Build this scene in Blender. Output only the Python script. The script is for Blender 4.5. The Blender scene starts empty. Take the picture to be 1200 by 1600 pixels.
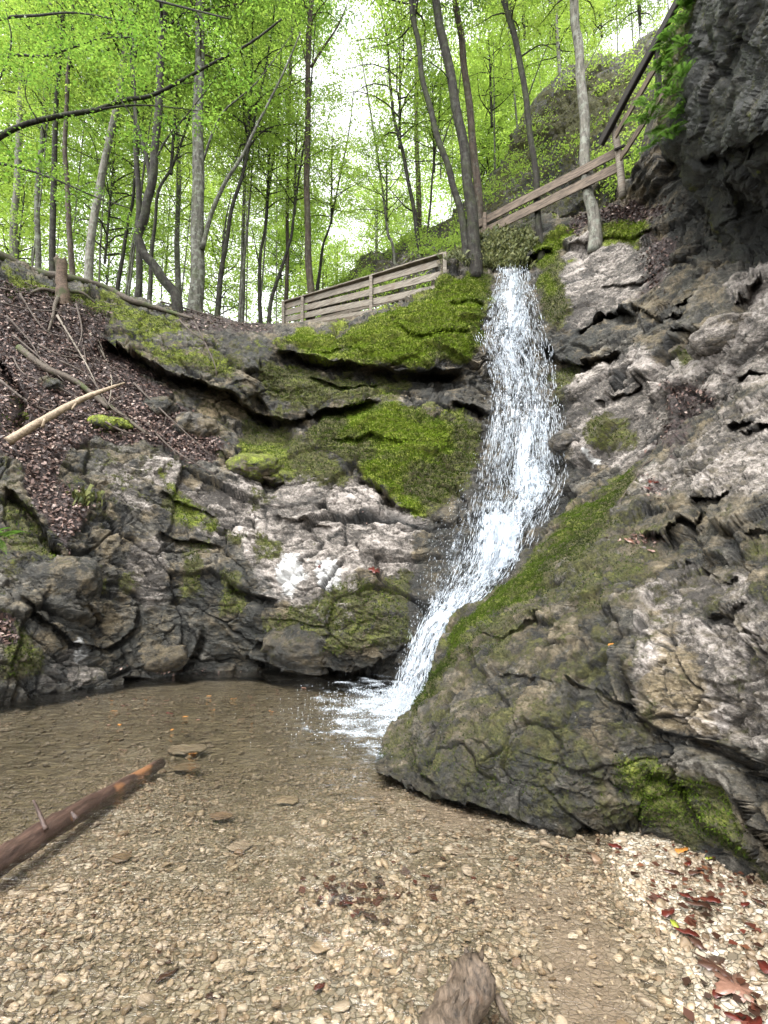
import bpy, math, random
import numpy as np
from mathutils import Vector, Matrix
rng = np.random.default_rng(7); random.seed(7)
S = bpy.context.scene; COL = S.collection
# ---------------------------------------------------------------- camera, sky, sun, exposure
PITCH = math.radians(8.0); CAM = np.array([0.0, 0.0, 1.5]); F = 800.0
cd = bpy.data.cameras.new("camera"); cam = bpy.data.objects.new("camera", cd); COL.objects.link(cam)
cam.location = CAM; cam.rotation_euler = (math.pi/2 + PITCH, 0, 0)
cd.sensor_fit = 'VERTICAL'; cd.sensor_height = 36; cd.lens = 18.0; cd.clip_end = 500; cd.clip_start = .05
S.camera = cam
W = bpy.data.worlds.new("World"); S.world = W; W.use_nodes = True
wn = W.node_tree.nodes; wl = W.node_tree.links
sky = wn.new('ShaderNodeTexSky'); sky.sky_type = 'NISHITA'; sky.sun_disc = False
SUN_EL, SUN_ROT = math.radians(60), math.radians(-150)
sky.sun_elevation = SUN_EL; sky.sun_rotation = SUN_ROT; sky.dust_density = 3.0
hs = wn.new('ShaderNodeHueSaturation'); hs.inputs['Saturation'].default_value = .06; hs.inputs['Value'].default_value = 2.9
wl.new(sky.outputs[0], hs.inputs['Color']); wl.new(hs.outputs[0], wn['Background'].inputs['Color'])
wn['Background'].inputs['Strength'].default_value = 0.15
sl = bpy.data.lights.new("sun", 'SUN'); sl.energy = 1.0; sl.angle = math.radians(28); sl.color = (1, .97, .92)
so = bpy.data.objects.new("sun", sl); COL.objects.link(so)
sd = Vector((math.sin(SUN_ROT)*math.cos(SUN_EL), math.cos(SUN_ROT)*math.cos(SUN_EL), math.sin(SUN_EL)))
so.rotation_euler = sd.to_track_quat('Z', 'Y').to_euler()
S.view_settings.view_transform = 'Standard'; S.view_settings.look = 'None'
S.view_settings.exposure = .93; S.view_settings.gamma = 1
S.cycles.use_denoising = True; S.cycles.max_bounces = 7; S.cycles.transparent_max_bounces = 24
S.cycles.diffuse_bounces = 4; S.cycles.glossy_bounces = 3; S.cycles.transmission_bounces = 6
S.cycles.caustics_reflective = False; S.cycles.caustics_refractive = False
S.cycles.sample_clamp_indirect = 12
# ---------------------------------------------------------------- photo geometry: pixel + distance -> world
cP, sP = math.cos(PITCH), math.sin(PITCH)
def ray(px, py):
    a = (np.asarray(px, float)-600)/F; b = (800-np.asarray(py, float))/F
    return a, cP - sP*b, sP + cP*b
def at(px, py, D):
    a, y, z = ray(px, py); t = np.asarray(D, float)/y
    return np.stack(np.broadcast_arrays(a*t, np.asarray(D, float), CAM[2]+z*t), -1)
def dz(px, py, z=0.0):
    a, y, zz = ray(px, py); return (z-CAM[2])*y/zz
def proj(P):
    P = np.asarray(P, float)-CAM; d = P[..., 1]*cP+P[..., 2]*sP; u = -P[..., 1]*sP+P[..., 2]*cP
    return 600+F*P[..., 0]/d, 800-F*u/d
# ---------------------------------------------------------------- noise
_perm = rng.permutation(256); _perm = np.concatenate([_perm, _perm, _perm])
_g = rng.normal(size=(256, 3)); _g /= np.linalg.norm(_g, axis=1)[:, None]
_r = rng.random((256, 4))
def pn(p):
    p = np.asarray(p, float); i = np.floor(p).astype(int); f = p-i; i &= 255
    u = f*f*f*(f*(f*6-15)+10); out = 0
    for dx in (0, 1):
        for dy in (0, 1):
            for dz_ in (0, 1):
                h = _perm[_perm[_perm[(i[..., 0]+dx) & 255]+((i[..., 1]+dy) & 255)]+((i[..., 2]+dz_) & 255)]
                g = _g[h]
                w = (u[..., 0] if dx else 1-u[..., 0])*(u[..., 1] if dy else 1-u[..., 1])*(u[..., 2] if dz_ else 1-u[..., 2])
                out = out + w*(g[..., 0]*(f[..., 0]-dx)+g[..., 1]*(f[..., 1]-dy)+g[..., 2]*(f[..., 2]-dz_))
    return out*1.5
def fbm(p, o=4, gain=.5, lac=2.03):
    s = 0; a = 1; p = np.asarray(p, float)
    for k in range(o): s = s+a*pn(p+k*17.3); a *= gain; p = p*lac
    return s
def ridged(p, o=4):
    s = 0; a = 1; p = np.asarray(p, float)
    for k in range(o): s = s+a*(1-2*np.abs(pn(p+k*9.1))); a *= .5; p = p*2.05
    return s
def cells(p):
    i = np.floor(p).astype(int); f = p-i; n = p.shape[:-1]
    d1 = np.full(n, 9.); d2 = np.full(n, 9.); v = np.zeros(n); tl = np.zeros(n)
    for dx in (-1, 0, 1):
        for dy in (-1, 0, 1):
            for dz_ in (-1, 0, 1):
                h = _perm[_perm[_perm[(i[..., 0]+dx) & 255]+((i[..., 1]+dy) & 255)]+((i[..., 2]+dz_) & 255)]
                r = _r[h]; q = np.stack([dx+r[..., 0]-f[..., 0], dy+r[..., 1]-f[..., 1], dz_+r[..., 2]-f[..., 2]], -1)
                d = np.sqrt((q**2).sum(-1)); c = d < d1
                tilt = (q*(_g[h])).sum(-1)
                d2 = np.where(c, d1, np.minimum(d2, d)); v = np.where(c, r[..., 3], v); tl = np.where(c, tilt, tl); d1 = np.where(c, d, d1)
    return d1, d2, v, tl
def sst(a, b, x):
    t = np.clip((x-a)/(b-a), 0, 1); return t*t*(3-2*t)
# ---------------------------------------------------------------- builders
def mesh_from(name, V, Fc, mats=(), parent=None, smooth=False, attrs=None, loc=None, fattr=None):
    V = np.asarray(V, float)
    me = bpy.data.meshes.new(name)
    if isinstance(Fc, np.ndarray):
        k = Fc.shape[1]; n = len(Fc)
        me.vertices.add(len(V)); me.loops.add(n*k); me.polygons.add(n)
        me.loops.foreach_set('vertex_index', Fc.ravel().astype(np.int32))
        me.polygons.foreach_set('loop_start', np.arange(0, n*k, k, dtype=np.int32))
        me.polygons.foreach_set('loop_total', np.full(n, k, np.int32))
        V2 = V if loc is None else V-np.asarray(loc)
        me.vertices.foreach_set('co', V2.astype(np.float32).ravel())
        me.update(calc_edges=True)
    else:
        V2 = V if loc is None else V-np.asarray(loc)
        me.from_pydata(V2.tolist(), [], [tuple(f) for f in Fc])
    if smooth: me.polygons.foreach_set('use_smooth', np.ones(len(me.polygons), bool))
    for k, v in (attrs or {}).items():
        a = me.attributes.new(k, 'FLOAT', 'POINT'); a.data.foreach_set('value', np.asarray(v, np.float32))
    for m in (mats if isinstance(mats, (list, tuple)) else [mats]): me.materials.append(m)
    o = bpy.data.objects.new(name, me); COL.objects.link(o)
    if parent is not None: o.parent = parent
    elif loc is not None: o.location = loc
    return o
def tag(o, label=None, cat=None, group=None, kind=None):
    for k, v in (('label', label), ('category', cat), ('group', group), ('kind', kind)):
        if v: o[k] = v
    return o
def empty(name, loc, label, cat, group=None):
    o = bpy.data.objects.new(name, None); COL.objects.link(o); o.location = loc; o.empty_display_size = .2
    return tag(o, label, cat, group)
class MB:
    def __init__(s): s.V = []; s.F = []; s.A = []; s.n = 0
    def add(s, V, Fc, a=0.0):
        V = np.asarray(V, float); s.V.append(V); s.F += [tuple(int(i)+s.n for i in f) for f in Fc]
        s.A.append(np.broadcast_to(np.asarray(a, float), (len(V),))); s.n += len(V)
    def build(s, name, mat, parent=None, loc=None, smooth=False):
        return mesh_from(name, np.concatenate(s.V), s.F, mat, parent, smooth, {'rnd': np.concatenate(s.A)}, loc)
    def box(s, a, b, w, h, up=(0, 0, 1), j=0.0, a_=0.0):
        a = np.asarray(a, float); b = np.asarray(b, float); d = b-a; L = np.linalg.norm(d); d = d/L
        sx = np.cross(d, up); sx /= np.linalg.norm(sx); sz = np.cross(sx, d)
        n = 7; V = []
        bv = min(w, h)*.14
        prof = [(-w/2+bv, -h/2), (w/2-bv, -h/2), (w/2, -h/2+bv), (w/2, h/2-bv), (w/2-bv, h/2), (-w/2+bv, h/2), (-w/2, h/2-bv), (-w/2, -h/2+bv)]
        wob = [random.gauss(0, j) for _ in range(n*2)]
        for k in range(n):
            c = a+d*L*k/(n-1)+sx*wob[k]+sz*wob[n+k]
            for x, z in prof: V.append(c+sx*x+sz*z)
        Fc = [(k*8+q, k*8+(q+1) % 8, (k+1)*8+(q+1) % 8, (k+1)*8+q) for k in range(n-1) for q in range(8)]
        Fc += [tuple(range(7, -1, -1)), tuple((n-1)*8+q for q in range(8))]
        s.add(V, Fc, a_)
    def tube(s, P, R, seg=7, rough=0.0, a=0.0, sub=1, cap=True):
        P = np.asarray(P, float); R = np.asarray(R, float)
        if sub > 1: P, R = smooth_path(P, R, sub)
        n = len(P); T = np.gradient(P, axis=0); T /= np.linalg.norm(T, axis=1)[:, None]+1e-9
        ref = np.array([0.31, .95, .05]) if abs(T[0, 2]) > .6 else np.array([.1, .1, 1.])
        A = np.cross(T, ref); A /= np.linalg.norm(A, axis=1)[:, None]; B = np.cross(T, A)
        th = np.linspace(0, 2*math.pi, seg, endpoint=False)
        V = P[:, None]+R[:, None, None]*(np.cos(th)[None, :, None]*A[:, None]+np.sin(th)[None, :, None]*B[:, None])
        if rough: 
            V = V.reshape(-1, 3); nn = fbm(V/max(R.max(), .01)*.8, 3); c = np.repeat(P, seg, 0); V = c+(V-c)*(1+rough*nn)[:, None]
        V = V.reshape(-1, 3)
        Fc = [(k*seg+q, k*seg+(q+1) % seg, (k+1)*seg+(q+1) % seg, (k+1)*seg+q) for k in range(n-1) for q in range(seg)]
        if cap: Fc += [tuple(range(seg-1, -1, -1)), tuple((n-1)*seg+q for q in range(seg))]
        s.add(V, Fc, a)
def smooth_path(P, R, sub):
    P = np.asarray(P, float); R = np.asarray(R, float); n = len(P); out = []; ro = []
    for k in range(n-1):
        p0 = P[max(k-1, 0)]; p1 = P[k]; p2 = P[k+1]; p3 = P[min(k+2, n-1)]
        for t in np.arange(sub)/sub:
            out.append(.5*((2*p1)+(-p0+p2)*t+(2*p0-5*p1+4*p2-p3)*t*t+(-p0+3*p1-3*p2+p3)*t**3)); ro.append(R[k]*(1-t)+R[k+1]*t)
    out.append(P[-1]); ro.append(R[-1]); return np.array(out), np.array(ro)
# ---------------------------------------------------------------- materials
class NT:
    def __init__(s, name):
        s.m = bpy.data.materials.new(name); s.m.use_nodes = True; s.t = s.m.node_tree; s.n = s.t.nodes; s.l = s.t.links
        s.b = s.n['Principled BSDF']; s.out = s.n['Material Output']; s.b.inputs['Specular IOR Level'].default_value = .35
    def node(s, ty, **k):
        n = s.n.new(ty)
        for a, v in k.items(): setattr(n, a, v)
        return n
    def put(s, sock, v):
        if v is None: return
        if isinstance(v, bpy.types.NodeSocket): s.l.new(v, sock)
        elif isinstance(v, (tuple, list)) and len(v) == 3 and sock.type == 'RGBA': sock.default_value = (*v, 1)
        else: sock.default_value = v
    def attr(s, nm): return s.node('ShaderNodeAttribute', attribute_name=nm).outputs['Fac']
    def pos(s, obj=False):
        return s.node('ShaderNodeTexCoord').outputs['Object'] if obj else s.node('ShaderNodeNewGeometry').outputs['Position']
    def map(s, v, scale=(1, 1, 1), rot=(0, 0, 0)):
        n = s.node('ShaderNodeMapping'); s.put(n.inputs[0], v); n.inputs['Scale'].default_value = scale; n.inputs['Rotation'].default_value = rot; return n.outputs[0]
    def noise(s, v, sc, det=6, rough=.6, dist=0.0, col=False):
        n = s.node('ShaderNodeTexNoise'); s.put(n.inputs['Vector'], v); n.inputs['Scale'].default_value = sc
        n.inputs['Detail'].default_value = det; n.inputs['Roughness'].default_value = rough; n.inputs['Distortion'].default_value = dist
        return n.outputs[1 if col else 0]
    def voro(s, v, sc, feat='F1', out=0, rand=1.0):
        n = s.node('ShaderNodeTexVoronoi', feature=feat); s.put(n.inputs['Vector'], v); n.inputs['Scale'].default_value = sc
        n.inputs['Randomness'].default_value = rand; return n.outputs[out]
    def ramp(s, v, stops, interp='LINEAR'):
        n = s.node('ShaderNodeValToRGB'); s.put(n.inputs[0], v); r = n.color_ramp; r.interpolation = interp
        while len(r.elements) < len(stops): r.elements.new(.5)
        for e, (p, c) in zip(r.elements, stops):
            e.position = p; e.color = (c, c, c, 1) if isinstance(c, (int, float)) else (*c, 1)
        return n.outputs[0]
    def math(s, op, a, b=None, c=None, clamp=False):
        n = s.node('ShaderNodeMath', operation=op); n.use_clamp = clamp; s.put(n.inputs[0], a); s.put(n.inputs[1], b)
        if c is not None: s.put(n.inputs[2], c)
        return n.outputs[0]
    def mix(s, f, a, b, bt='MIX'):
        n = s.node('ShaderNodeMix', data_type='RGBA', blend_type=bt); s.put(n.inputs[0], f); s.put(n.inputs[6], a); s.put(n.inputs[7], b); return n.outputs[2]
    def bump(s, h, st=.5, d=.02, nrm=None):
        n = s.node('ShaderNodeBump'); n.inputs['Strength'].default_value = st; n.inputs['Distance'].default_value = d
        s.put(n.inputs['Height'], h); s.put(n.inputs['Normal'], nrm); return n.outputs[0]
    def fin(s, base=None, rough=None, normal=None, spec=None):
        s.put(s.b.inputs['Base Color'], base); s.put(s.b.inputs['Roughness'], rough); s.put(s.b.inputs['Normal'], normal)
        s.put(s.b.inputs['Specular IOR Level'], spec); return s.m

GREY = [(.36, (.008, .008, .006)), (.43, (.036, .033, .025)), (.50, (.112, .101, .080)), (.57, (.23, .21, .175)), (.65, (.42, .40, .36))]
LITE = [(.36, (.05, .043, .036)), (.42, (.15, .13, .11)), (.48, (.35, .31, .275)), (.56, (.50, .45, .41)), (.65, (.68, .63, .59))]
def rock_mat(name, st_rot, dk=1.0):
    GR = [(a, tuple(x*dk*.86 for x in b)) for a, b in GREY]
    t = NT(name); p = t.pos()
    rp = t.map(p, (1, 1, 2.2), st_rot)
    big = t.noise(p, .9, 3, .6, .6); mid = t.noise(rp, 3.2, 9, .68, .5); fine = t.noise(p, 24, 6, .72); fine2 = t.noise(rp, 60, 4, .7)
    grit = t.noise(p, 95, 4, .8)
    tone = t.math('MULTIPLY_ADD', mid, .46, t.math('MULTIPLY_ADD', fine, .36, t.math('MULTIPLY', grit, .18)))
    tan = t.ramp(tone, [(.33, (.03, .024, .014)), (.45, (.17, .13, .07)), (.62, (.42, .33, .20))])
    wob = t.math('MULTIPLY_ADD', t.noise(rp, 4, 9, .75, .6), 1.9, -.95)
    blk = t.math('MULTIPLY_ADD', t.attr('blk'), .16, -.08); tone = t.math('ADD', tone, blk)
    grey = t.ramp(tone, GR); lite = t.ramp(tone, LITE)
    def m(nm, lo=.32, hi=.62): return t.ramp(t.math('ADD', t.attr(nm), wob), [(lo, 0.0), (hi, 1.0)])
    grey = t.mix(t.ramp(t.noise(p, 2.1, 6, .7), [(.48, 0.0), (.60, .55)]), grey, tan); c = t.mix(m('light'), grey, lite); c = t.mix(m('tan', .4, .7), c, tan)
    c = t.mix(m('lime', .35, .6), c, t.mix(fine, (.45, .44, .42), (.85, .85, .83)))
    # lichen and mineral specks
    sp = t.ramp(t.noise(p, 38, 3, .6), [(.66, 0.0), (.72, 1.0)]); c = t.mix(t.math('MULTIPLY', sp, .45), c, (.5, .5, .46))
    # dark tint: darker rock areas, plus shade painted into recesses and the overhang
    dark_shade = t.ramp(t.math('ADD', t.attr('dark'), wob), [(.3, 0.0), (.75, 1.0)])
    c = t.mix(t.math('MULTIPLY', dark_shade, .92), c, t.mix(fine, (.006, .007, .006), (.03, .032, .026)))
    # moss: colour varies between olive, deep green and fresh yellow green
    mn = t.math('ADD', t.noise(p, 9, 8, .75), 0.0)
    mossn = t.math('MULTIPLY_ADD', t.noise(p, 5, 10, .8), 3.0, -1.5)
    mm = t.ramp(t.math('ADD', t.attr('moss'), mossn), [(.34, 0.0), (.56, 1.0)])
    mf = t.math('MULTIPLY_ADD', t.noise(p, 42, 5, .8), .6, t.math('MULTIPLY', mn, .4))
    olive = t.ramp(mf, [(.34, (.008, .012, .003)), (.5, (.066, .066, .018)), (.64, (.18, .17, .055))])
    fresh = t.ramp(mf, [(.34, (.02, .035, .003)), (.46, (.13, .17, .014)), (.60, (.38, .44, .045))])
    mc = t.mix(t.ramp(t.math('ADD', t.attr('fresh'), wob), [(.25, 0.0), (.8, 1.0)]), olive, fresh)
    mc = t.mix(t.ramp(t.noise(p, 6.5, 7, .75), [(.52, 0.0), (.64, .75)]), mc, (.085, .068, .028)); c = t.mix(mm, c, mc)
    soil = t.ramp(t.noise(p, 30, 6, .75), [(.35, (.012, .008, .007)), (.5, (.05, .034, .030)), (.68, (.15, .10, .095))])
    c = t.mix(t.ramp(t.math('ADD', t.attr('litter'), wob), [(.3, 0.0), (.6, 1.0)]), c, soil)
    # cracks
    cr = t.voro(t.map(t.mix(.16, p, t.noise(p, 2.5, 4, .6, 0, True)), (1, 1, 2.0), st_rot), 2.2, 'DISTANCE_TO_EDGE')
    crk = t.ramp(cr, [(.0, 0.0), (.035, 1.0)])
    c = t.mix(t.math('MULTIPLY', t.attr('crk'), t.math('SUBTRACT', 1.0, t.math('MULTIPLY', mm, .7))), c, (.006, .006, .005))
    crk = t.math('MAXIMUM', crk, t.ramp(t.noise(p, 1.7, 3), [(.47, 0.0), (.56, 1.0)]))
    h = t.math('ADD', t.math('MULTIPLY', mid, 1.0), t.math('MULTIPLY', fine, .35))
    h = t.math('ADD', h, t.math('MULTIPLY', fine2, .2)); h = t.math('ADD', h, t.math('MULTIPLY', crk, .25))
    nb = t.bump(h, .9, .11)
    mh = t.math('MULTIPLY', mm, t.noise(p, 70, 4, .8)); nb = t.bump(mh, .9, .035, nb)
    wet = t.attr('wet')
    r = t.math('MULTIPLY_ADD', fine, .35, .42); r = t.math('SUBTRACT', r, t.math('MULTIPLY', wet, .36))
    r = t.math('MAXIMUM', t.math('MULTIPLY', mm, .85), r)
    c = t.mix(t.math('MULTIPLY', wet, .45), c, (0.004, .004, .004))
    return t.fin(c, r, nb, .5)
# ---------------------------------------------------------------- relief reconstruction of the rock from traced distances
def tps(C):
    C = np.array(C, float); X = C[:, :2]/200; z = C[:, 2]; n = len(C)
    r = np.linalg.norm(X[:, None]-X[None], axis=2); K = np.where(r > 0, r*r*np.log(r+1e-12), 0)+np.eye(n)*.02
    Pm = np.hstack([np.ones((n, 1)), X]); A = np.block([[K, Pm], [Pm.T, np.zeros((3, 3))]])
    w = np.linalg.solve(A, np.concatenate([z, np.zeros(3)]))
    def f(x, y):
        x = np.asarray(x, float)/200; y = np.asarray(y, float)/200; out = w[n]+w[n+1]*x+w[n+2]*y
        for i in range(n):
            r2 = (x-X[i, 0])**2+(y-X[i, 1])**2; out = out+w[i]*.5*r2*np.log(r2+1e-12)
        return out
    return f
def sdline(x, y, L):
    """signed distance to a polyline (positive on its right/below side), fade along its ends"""
    best = np.full(x.shape, 1e9); sg = np.ones(x.shape); par = np.zeros(x.shape); L = np.array(L, float)
    seg = np.linalg.norm(np.diff(L, axis=0), axis=1); cum = np.concatenate([[0], np.cumsum(seg)]); tot = cum[-1]
    for k in range(len(L)-1):
        a = L[k]; d = L[k+1]-a; t = np.clip(((x-a[0])*d[0]+(y-a[1])*d[1])/(d@d), 0, 1)
        qx = x-a[0]-t*d[0]; qy = y-a[1]-t*d[1]; dd = np.hypot(qx, qy); c = dd < best
        best = np.where(c, dd, best); sg = np.where(c, np.sign(d[0]*(y-a[1])-d[1]*(x-a[0])), sg); par = np.where(c, (cum[k]+t*seg[k])/tot, par)
    return best*sg, par
def ledge(x, y, L, amp, w, lip=.25):
    s, par = sdline(x, y, L); fade = sst(0, .15, par)*sst(0, .15, 1-par)
    rec = np.where(s > 0, sst(0, w*.28, s)*(1-sst(w*.28, w*1.6, s)), 0)
    out = np.where(s < 0, np.exp(s/(w*.8)), (1-sst(0, w*.25, s)))
    return amp*fade*rec-amp*lip*fade*out
def poly_sd(x, y, Pq):
    Pq = np.array(Pq, float); d = np.full(x.shape, 1e9); ins = np.zeros(x.shape, bool)
    for k in range(len(Pq)):
        a = Pq[k]; b = Pq[(k+1) % len(Pq)]; e = b-a
        t = np.clip(((x-a[0])*e[0]+(y-a[1])*e[1])/(e@e+1e-9), 0, 1)
        d = np.minimum(d, np.hypot(x-a[0]-t*e[0], y-a[1]-t*e[1]))
        c = ((a[1] > y) != (b[1] > y)); xx = a[0]+(y-a[1])*e[0]/(e[1] if abs(e[1]) > 1e-9 else 1e-9); ins ^= c & (x < xx)
    return np.where(ins, d, -d)
def area(x, y, nz, polys, feather=14, amt=1.0):
    m = np.zeros(x.shape)
    for Pq in polys:
        m = np.maximum(m, sst(-feather, feather, poly_sd(x, y, Pq)+nz*feather*1.3))
    return m*amt
def grid_faces(nr, nc):
    i = np.arange(nr*nc).reshape(nr, nc)
    return np.stack([i[:-1, :-1], i[1:, :-1], i[1:, 1:], i[:-1, 1:]], -1).reshape(-1, 4)
def normals(P):
    du = np.gradient(P, axis=1); dv = np.gradient(P, axis=0); N = np.cross(dv, du); N /= np.linalg.norm(N, axis=2)[..., None]+1e-12
    s = np.sign(((CAM-P)*N).sum(-1)); s[s == 0] = 1
    return N*s[..., None]
def rot_axis(p, ang_xz, ang_y=0.0):
    c, s = math.cos(ang_xz), math.sin(ang_xz); x = p[..., 0]*c-p[..., 2]*s; z = p[..., 0]*s+p[..., 2]*c
    return np.stack([x, p[..., 1], z], -1)
BLK = {}
def rocky(P, ang, amp, soft):
    """fractured, bedded rock relief; soft (0..1) rounds it under moss and soil"""
    q = rot_axis(P, ang); q = q+.22*np.stack([pn(P*.9), pn(P*.9+31), pn(P*.9+57)], -1)+.05*np.stack([pn(P*4), pn(P*4+31), pn(P*4+57)], -1)
    h = 1-soft; d = .16*fbm(P*.55, 3); blk = 0; crk = 0
    for sc, k, a, t_, c_, w_ in ((np.array([.8, .85, 1.6]), 0, .30, .24, .16, .045), (np.array([2.0, 2.1, 4.4]), 9, .075, .08, .06, .05), (np.array([5.2, 5.4, 11.]), 21, .026, .03, .02, .07)):
        e1, e2, v, tl = cells(q*sc+k); cr = 1-sst(0, w_, e2-e1); d = d+h*(a*(v-.5)+t_*tl-c_*cr); blk = blk+(v-.5)*(.6 if k < 20 else .35); crk = np.maximum(crk, cr*(1. if k < 20 else .6)*sst(-.12, .08, pn(P*1.3+k)))
    s = q[..., 2]*2.6+.7*pn(q*.8+5); fr = s-np.floor(s); d += (1-.6*soft)*.08*(fr-.5)*sst(0, .08, fr)
    d += .04*ridged(q*np.array([2.6, 2.6, 6.0]), 4)*(1-.5*soft)+.030*fbm(q*np.array([9, 9, 14.]), 4, .68)
    d += np.clip(soft, 0, .6)*(.15*np.abs(pn(P*np.array([1.7, 1.7, 2.6])))+.11*np.abs(pn(P*np.array([3.7, 3.7, 5.5])))+.06*np.abs(pn(P*8.3)))
    BLK['blk'] = blk; BLK['crk'] = crk*(1-.8*soft)
    return d*amp
Z = lambda x, y: (x, y, float(dz(x, y)))
MAIN = [Z(-250, 1145), (-250, 900, 6.3), (-250, 700, 7.2), (-250, 500, 8.5), (-250, 350, 9.6),
 Z(0, 1095), (0, 950, 7.3), (0, 850, 7.8), (0, 700, 8.7), (0, 600, 9.6), (0, 500, 10.4), (0, 405, 11.3),
 Z(100, 1080), (100, 950, 7.8), (100, 850, 8.2), (100, 750, 9.0), (100, 600, 10.2), (100, 445, 12),
 Z(200, 1062), (200, 950, 8.7), (200, 850, 9.1), (200, 720, 9.8), (200, 600, 10.9), (200, 530, 11.6), (200, 462, 12.6),
 Z(300, 1052), (300, 950, 9.2), (300, 850, 9.6), (300, 750, 10.3), (300, 650, 11.2), (300, 560, 11.7), (300, 485, 13),
 Z(400, 1047), (400, 950, 9.2), (400, 850, 9.9), (400, 760, 10.6), (400, 690, 11.3), (400, 640, 11.9), (400, 560, 11.7), (400, 510, 13),
 Z(500, 1055), (500, 1000, 8.55), (500, 900, 8.9), (500, 800, 10), (500, 720, 10.9), (500, 650, 11.6), (500, 610, 11.9), (500, 560, 11.9), (500, 518, 12.9),
 Z(600, 1055), (600, 1000, 8.3), (600, 900, 8.8), (600, 800, 9.7), (600, 720, 10.4), (600, 640, 11.1), (600, 590, 11.7), (600, 550, 11.4), (600, 520, 11.9), (600, 480, 12.6),
 (700, 1050, 7.7), (700, 950, 8.2), (700, 850, 9.1), (700, 750, 10.0), (700, 650, 11.0), (700, 590, 11.6), (700, 550, 11.4), (700, 500, 11.9), (700, 440, 12.7), (700, 395, 13.2),
 (800, 425, 12.7), (800, 480, 12.3), (800, 560, 12.0), (800, 650, 11.4), (800, 750, 10.2), (800, 850, 8.9), (740, 950, 8.1), (680, 1060, 7.3),
 (860, 400, 12.2), (880, 450, 11.5), (880, 520, 11.0), (900, 580, 10.7), (900, 650, 9.9), (900, 720, 9.2), (920, 820, 8.2),
 (1000, 330, 11.2), (1000, 380, 10.8), (1000, 450, 10.2), (1000, 520, 9.6), (1000, 600, 8.9), (1000, 700, 7.9), (1000, 820, 7.2), (1000, 240, 10.8), (1040, 120, 10.5),
 (1100, 300, 9.6), (1100, 380, 9.4), (1100, 450, 8.5), (1100, 520, 7.7), (1100, 600, 6.9), (1100, 700, 6.6), (1100, 820, 6.4), (1100, 100, 9.6),
 (1200, 380, 8.9), (1200, 430, 7.6), (1200, 490, 6.2), (1200, 560, 5.8), (1200, 640, 5.6), (1200, 800, 5.6), (1200, 150, 8.6),
 (1450, 480, 4.6), (1450, 800, 4.6), (1450, 300, 6.5), (930, 335, 12), (830, 355, 12.7), (760, 372, 13),
 (900, 1100, 7), (1200, 1120, 5.6), (1450, 1120, 4.8)]
RIDGE = [(-300, 300), (-120, 350), (0, 402), (60, 425), (130, 440), (200, 462), (260, 478), (330, 492), (400, 508), (440, 516), (500, 514), (540, 506), (590, 486), (640, 462), (676, 446), (690, 408), (720, 388), (760, 368), (800, 356), (850, 345), (900, 337), (950, 318), (1000, 250), (1060, 130), (1120, 60), (1250, 20), (1500, 0)]
BOT = [(-300, 1156), (0, 1103), (100, 1088), (200, 1070), (300, 1060), (400, 1056), (480, 1064), (600, 1064), (680, 1110), (760, 1130), (900, 1150), (1500, 1180)]
LEDGES = [([(158, 513), (208, 547), (258, 576), (317, 597), (358, 613), (392, 638), (440, 665), (480, 668)], 1.15, 36),
 ([(423, 553), (480, 556), (523, 560), (588, 567), (649, 577), (735, 573)], .75, 34),
 ([(400, 600), (430, 655), (470, 657), (500, 637), (560, 628), (600, 622)], .55, 22),
 ([(380, 1018), (430, 1035), (480, 1043), (560, 1046), (612, 1043)], .5, 14),
 ([(25, 935), (65, 970), (115, 1000), (165, 1012), (210, 985), (215, 935)], .28, 11),
 ([(80, 910), (135, 950), (165, 972)], .15, 8), ([(270, 1045), (300, 1022), (320, 990)], .25, 12),
 ([(365, 912), (400, 930), (445, 944)], .3, 12), ([(405, 998), (440, 1020), (470, 1030), (500, 1052)], .3, 14),
 ([(250, 825), (270, 840), (300, 850), (345, 856)], .3, 12), ([(0, 770), (50, 800), (100, 865), (112, 885)], .35, 14),
 ([(335, 698), (370, 733), (420, 752), (440, 745)], .4, 16), ([(250, 770), (300, 800), (340, 812)], .2, 10),
 ([(435, 800), (470, 825), (520, 815)], .2, 12), ([(560, 730), (620, 790), (660, 800)], .3, 14),
 ([(190, 1060), (240, 1064), (280, 1050)], .2, 8), ([(0, 560), (30, 610), (45, 660), (40, 690)], .5, 14),
 ([(490, 545), (530, 540), (580, 548)], .2, 8), ([(610, 500), (660, 520), (700, 515), (740, 520)], .25, 10), ([(700, 480), (730, 470), (762, 478)], .3, 9),
 ([(520, 690), (580, 680), (640, 700)], .25, 12), ([(480, 590), (530, 598), (600, 600)], .3, 10), ([(700, 625), (740, 640), (765, 650)], .4, 12),
 ([(806, 423), (822, 404), (846, 390), (868, 384)], .55, 11), ([(899, 521), (920, 507), (948, 493), (976, 490), (1006, 498)], .45, 20),
 ([(905, 567), (935, 560), (970, 545)], .25, 12), ([(1053, 474), (1084, 457), (1102, 448)], .35, 12), ([(1060, 525), (1088, 522), (1116, 519), (1132, 502)], .3, 10),
 ([(850, 530), (870, 560), (900, 570), (930, 560)], .5, 18), ([(1150, 480), (1175, 470), (1200, 450)], .4, 14), ([(880, 390), (930, 372), (990, 378), (1040, 372)], .15, 8),
 ([(1160, 600), (1185, 585), (1215, 590)], .3, 14), ([(930, 625), (965, 615), (1000, 590)], .2, 10), ([(935, 450), (1000, 440), (1040, 420)], .12, 7),
 ([(985, 480), (1030, 500), (1080, 490)], .2, 10)]
fMain = tps(MAIN)
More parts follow.
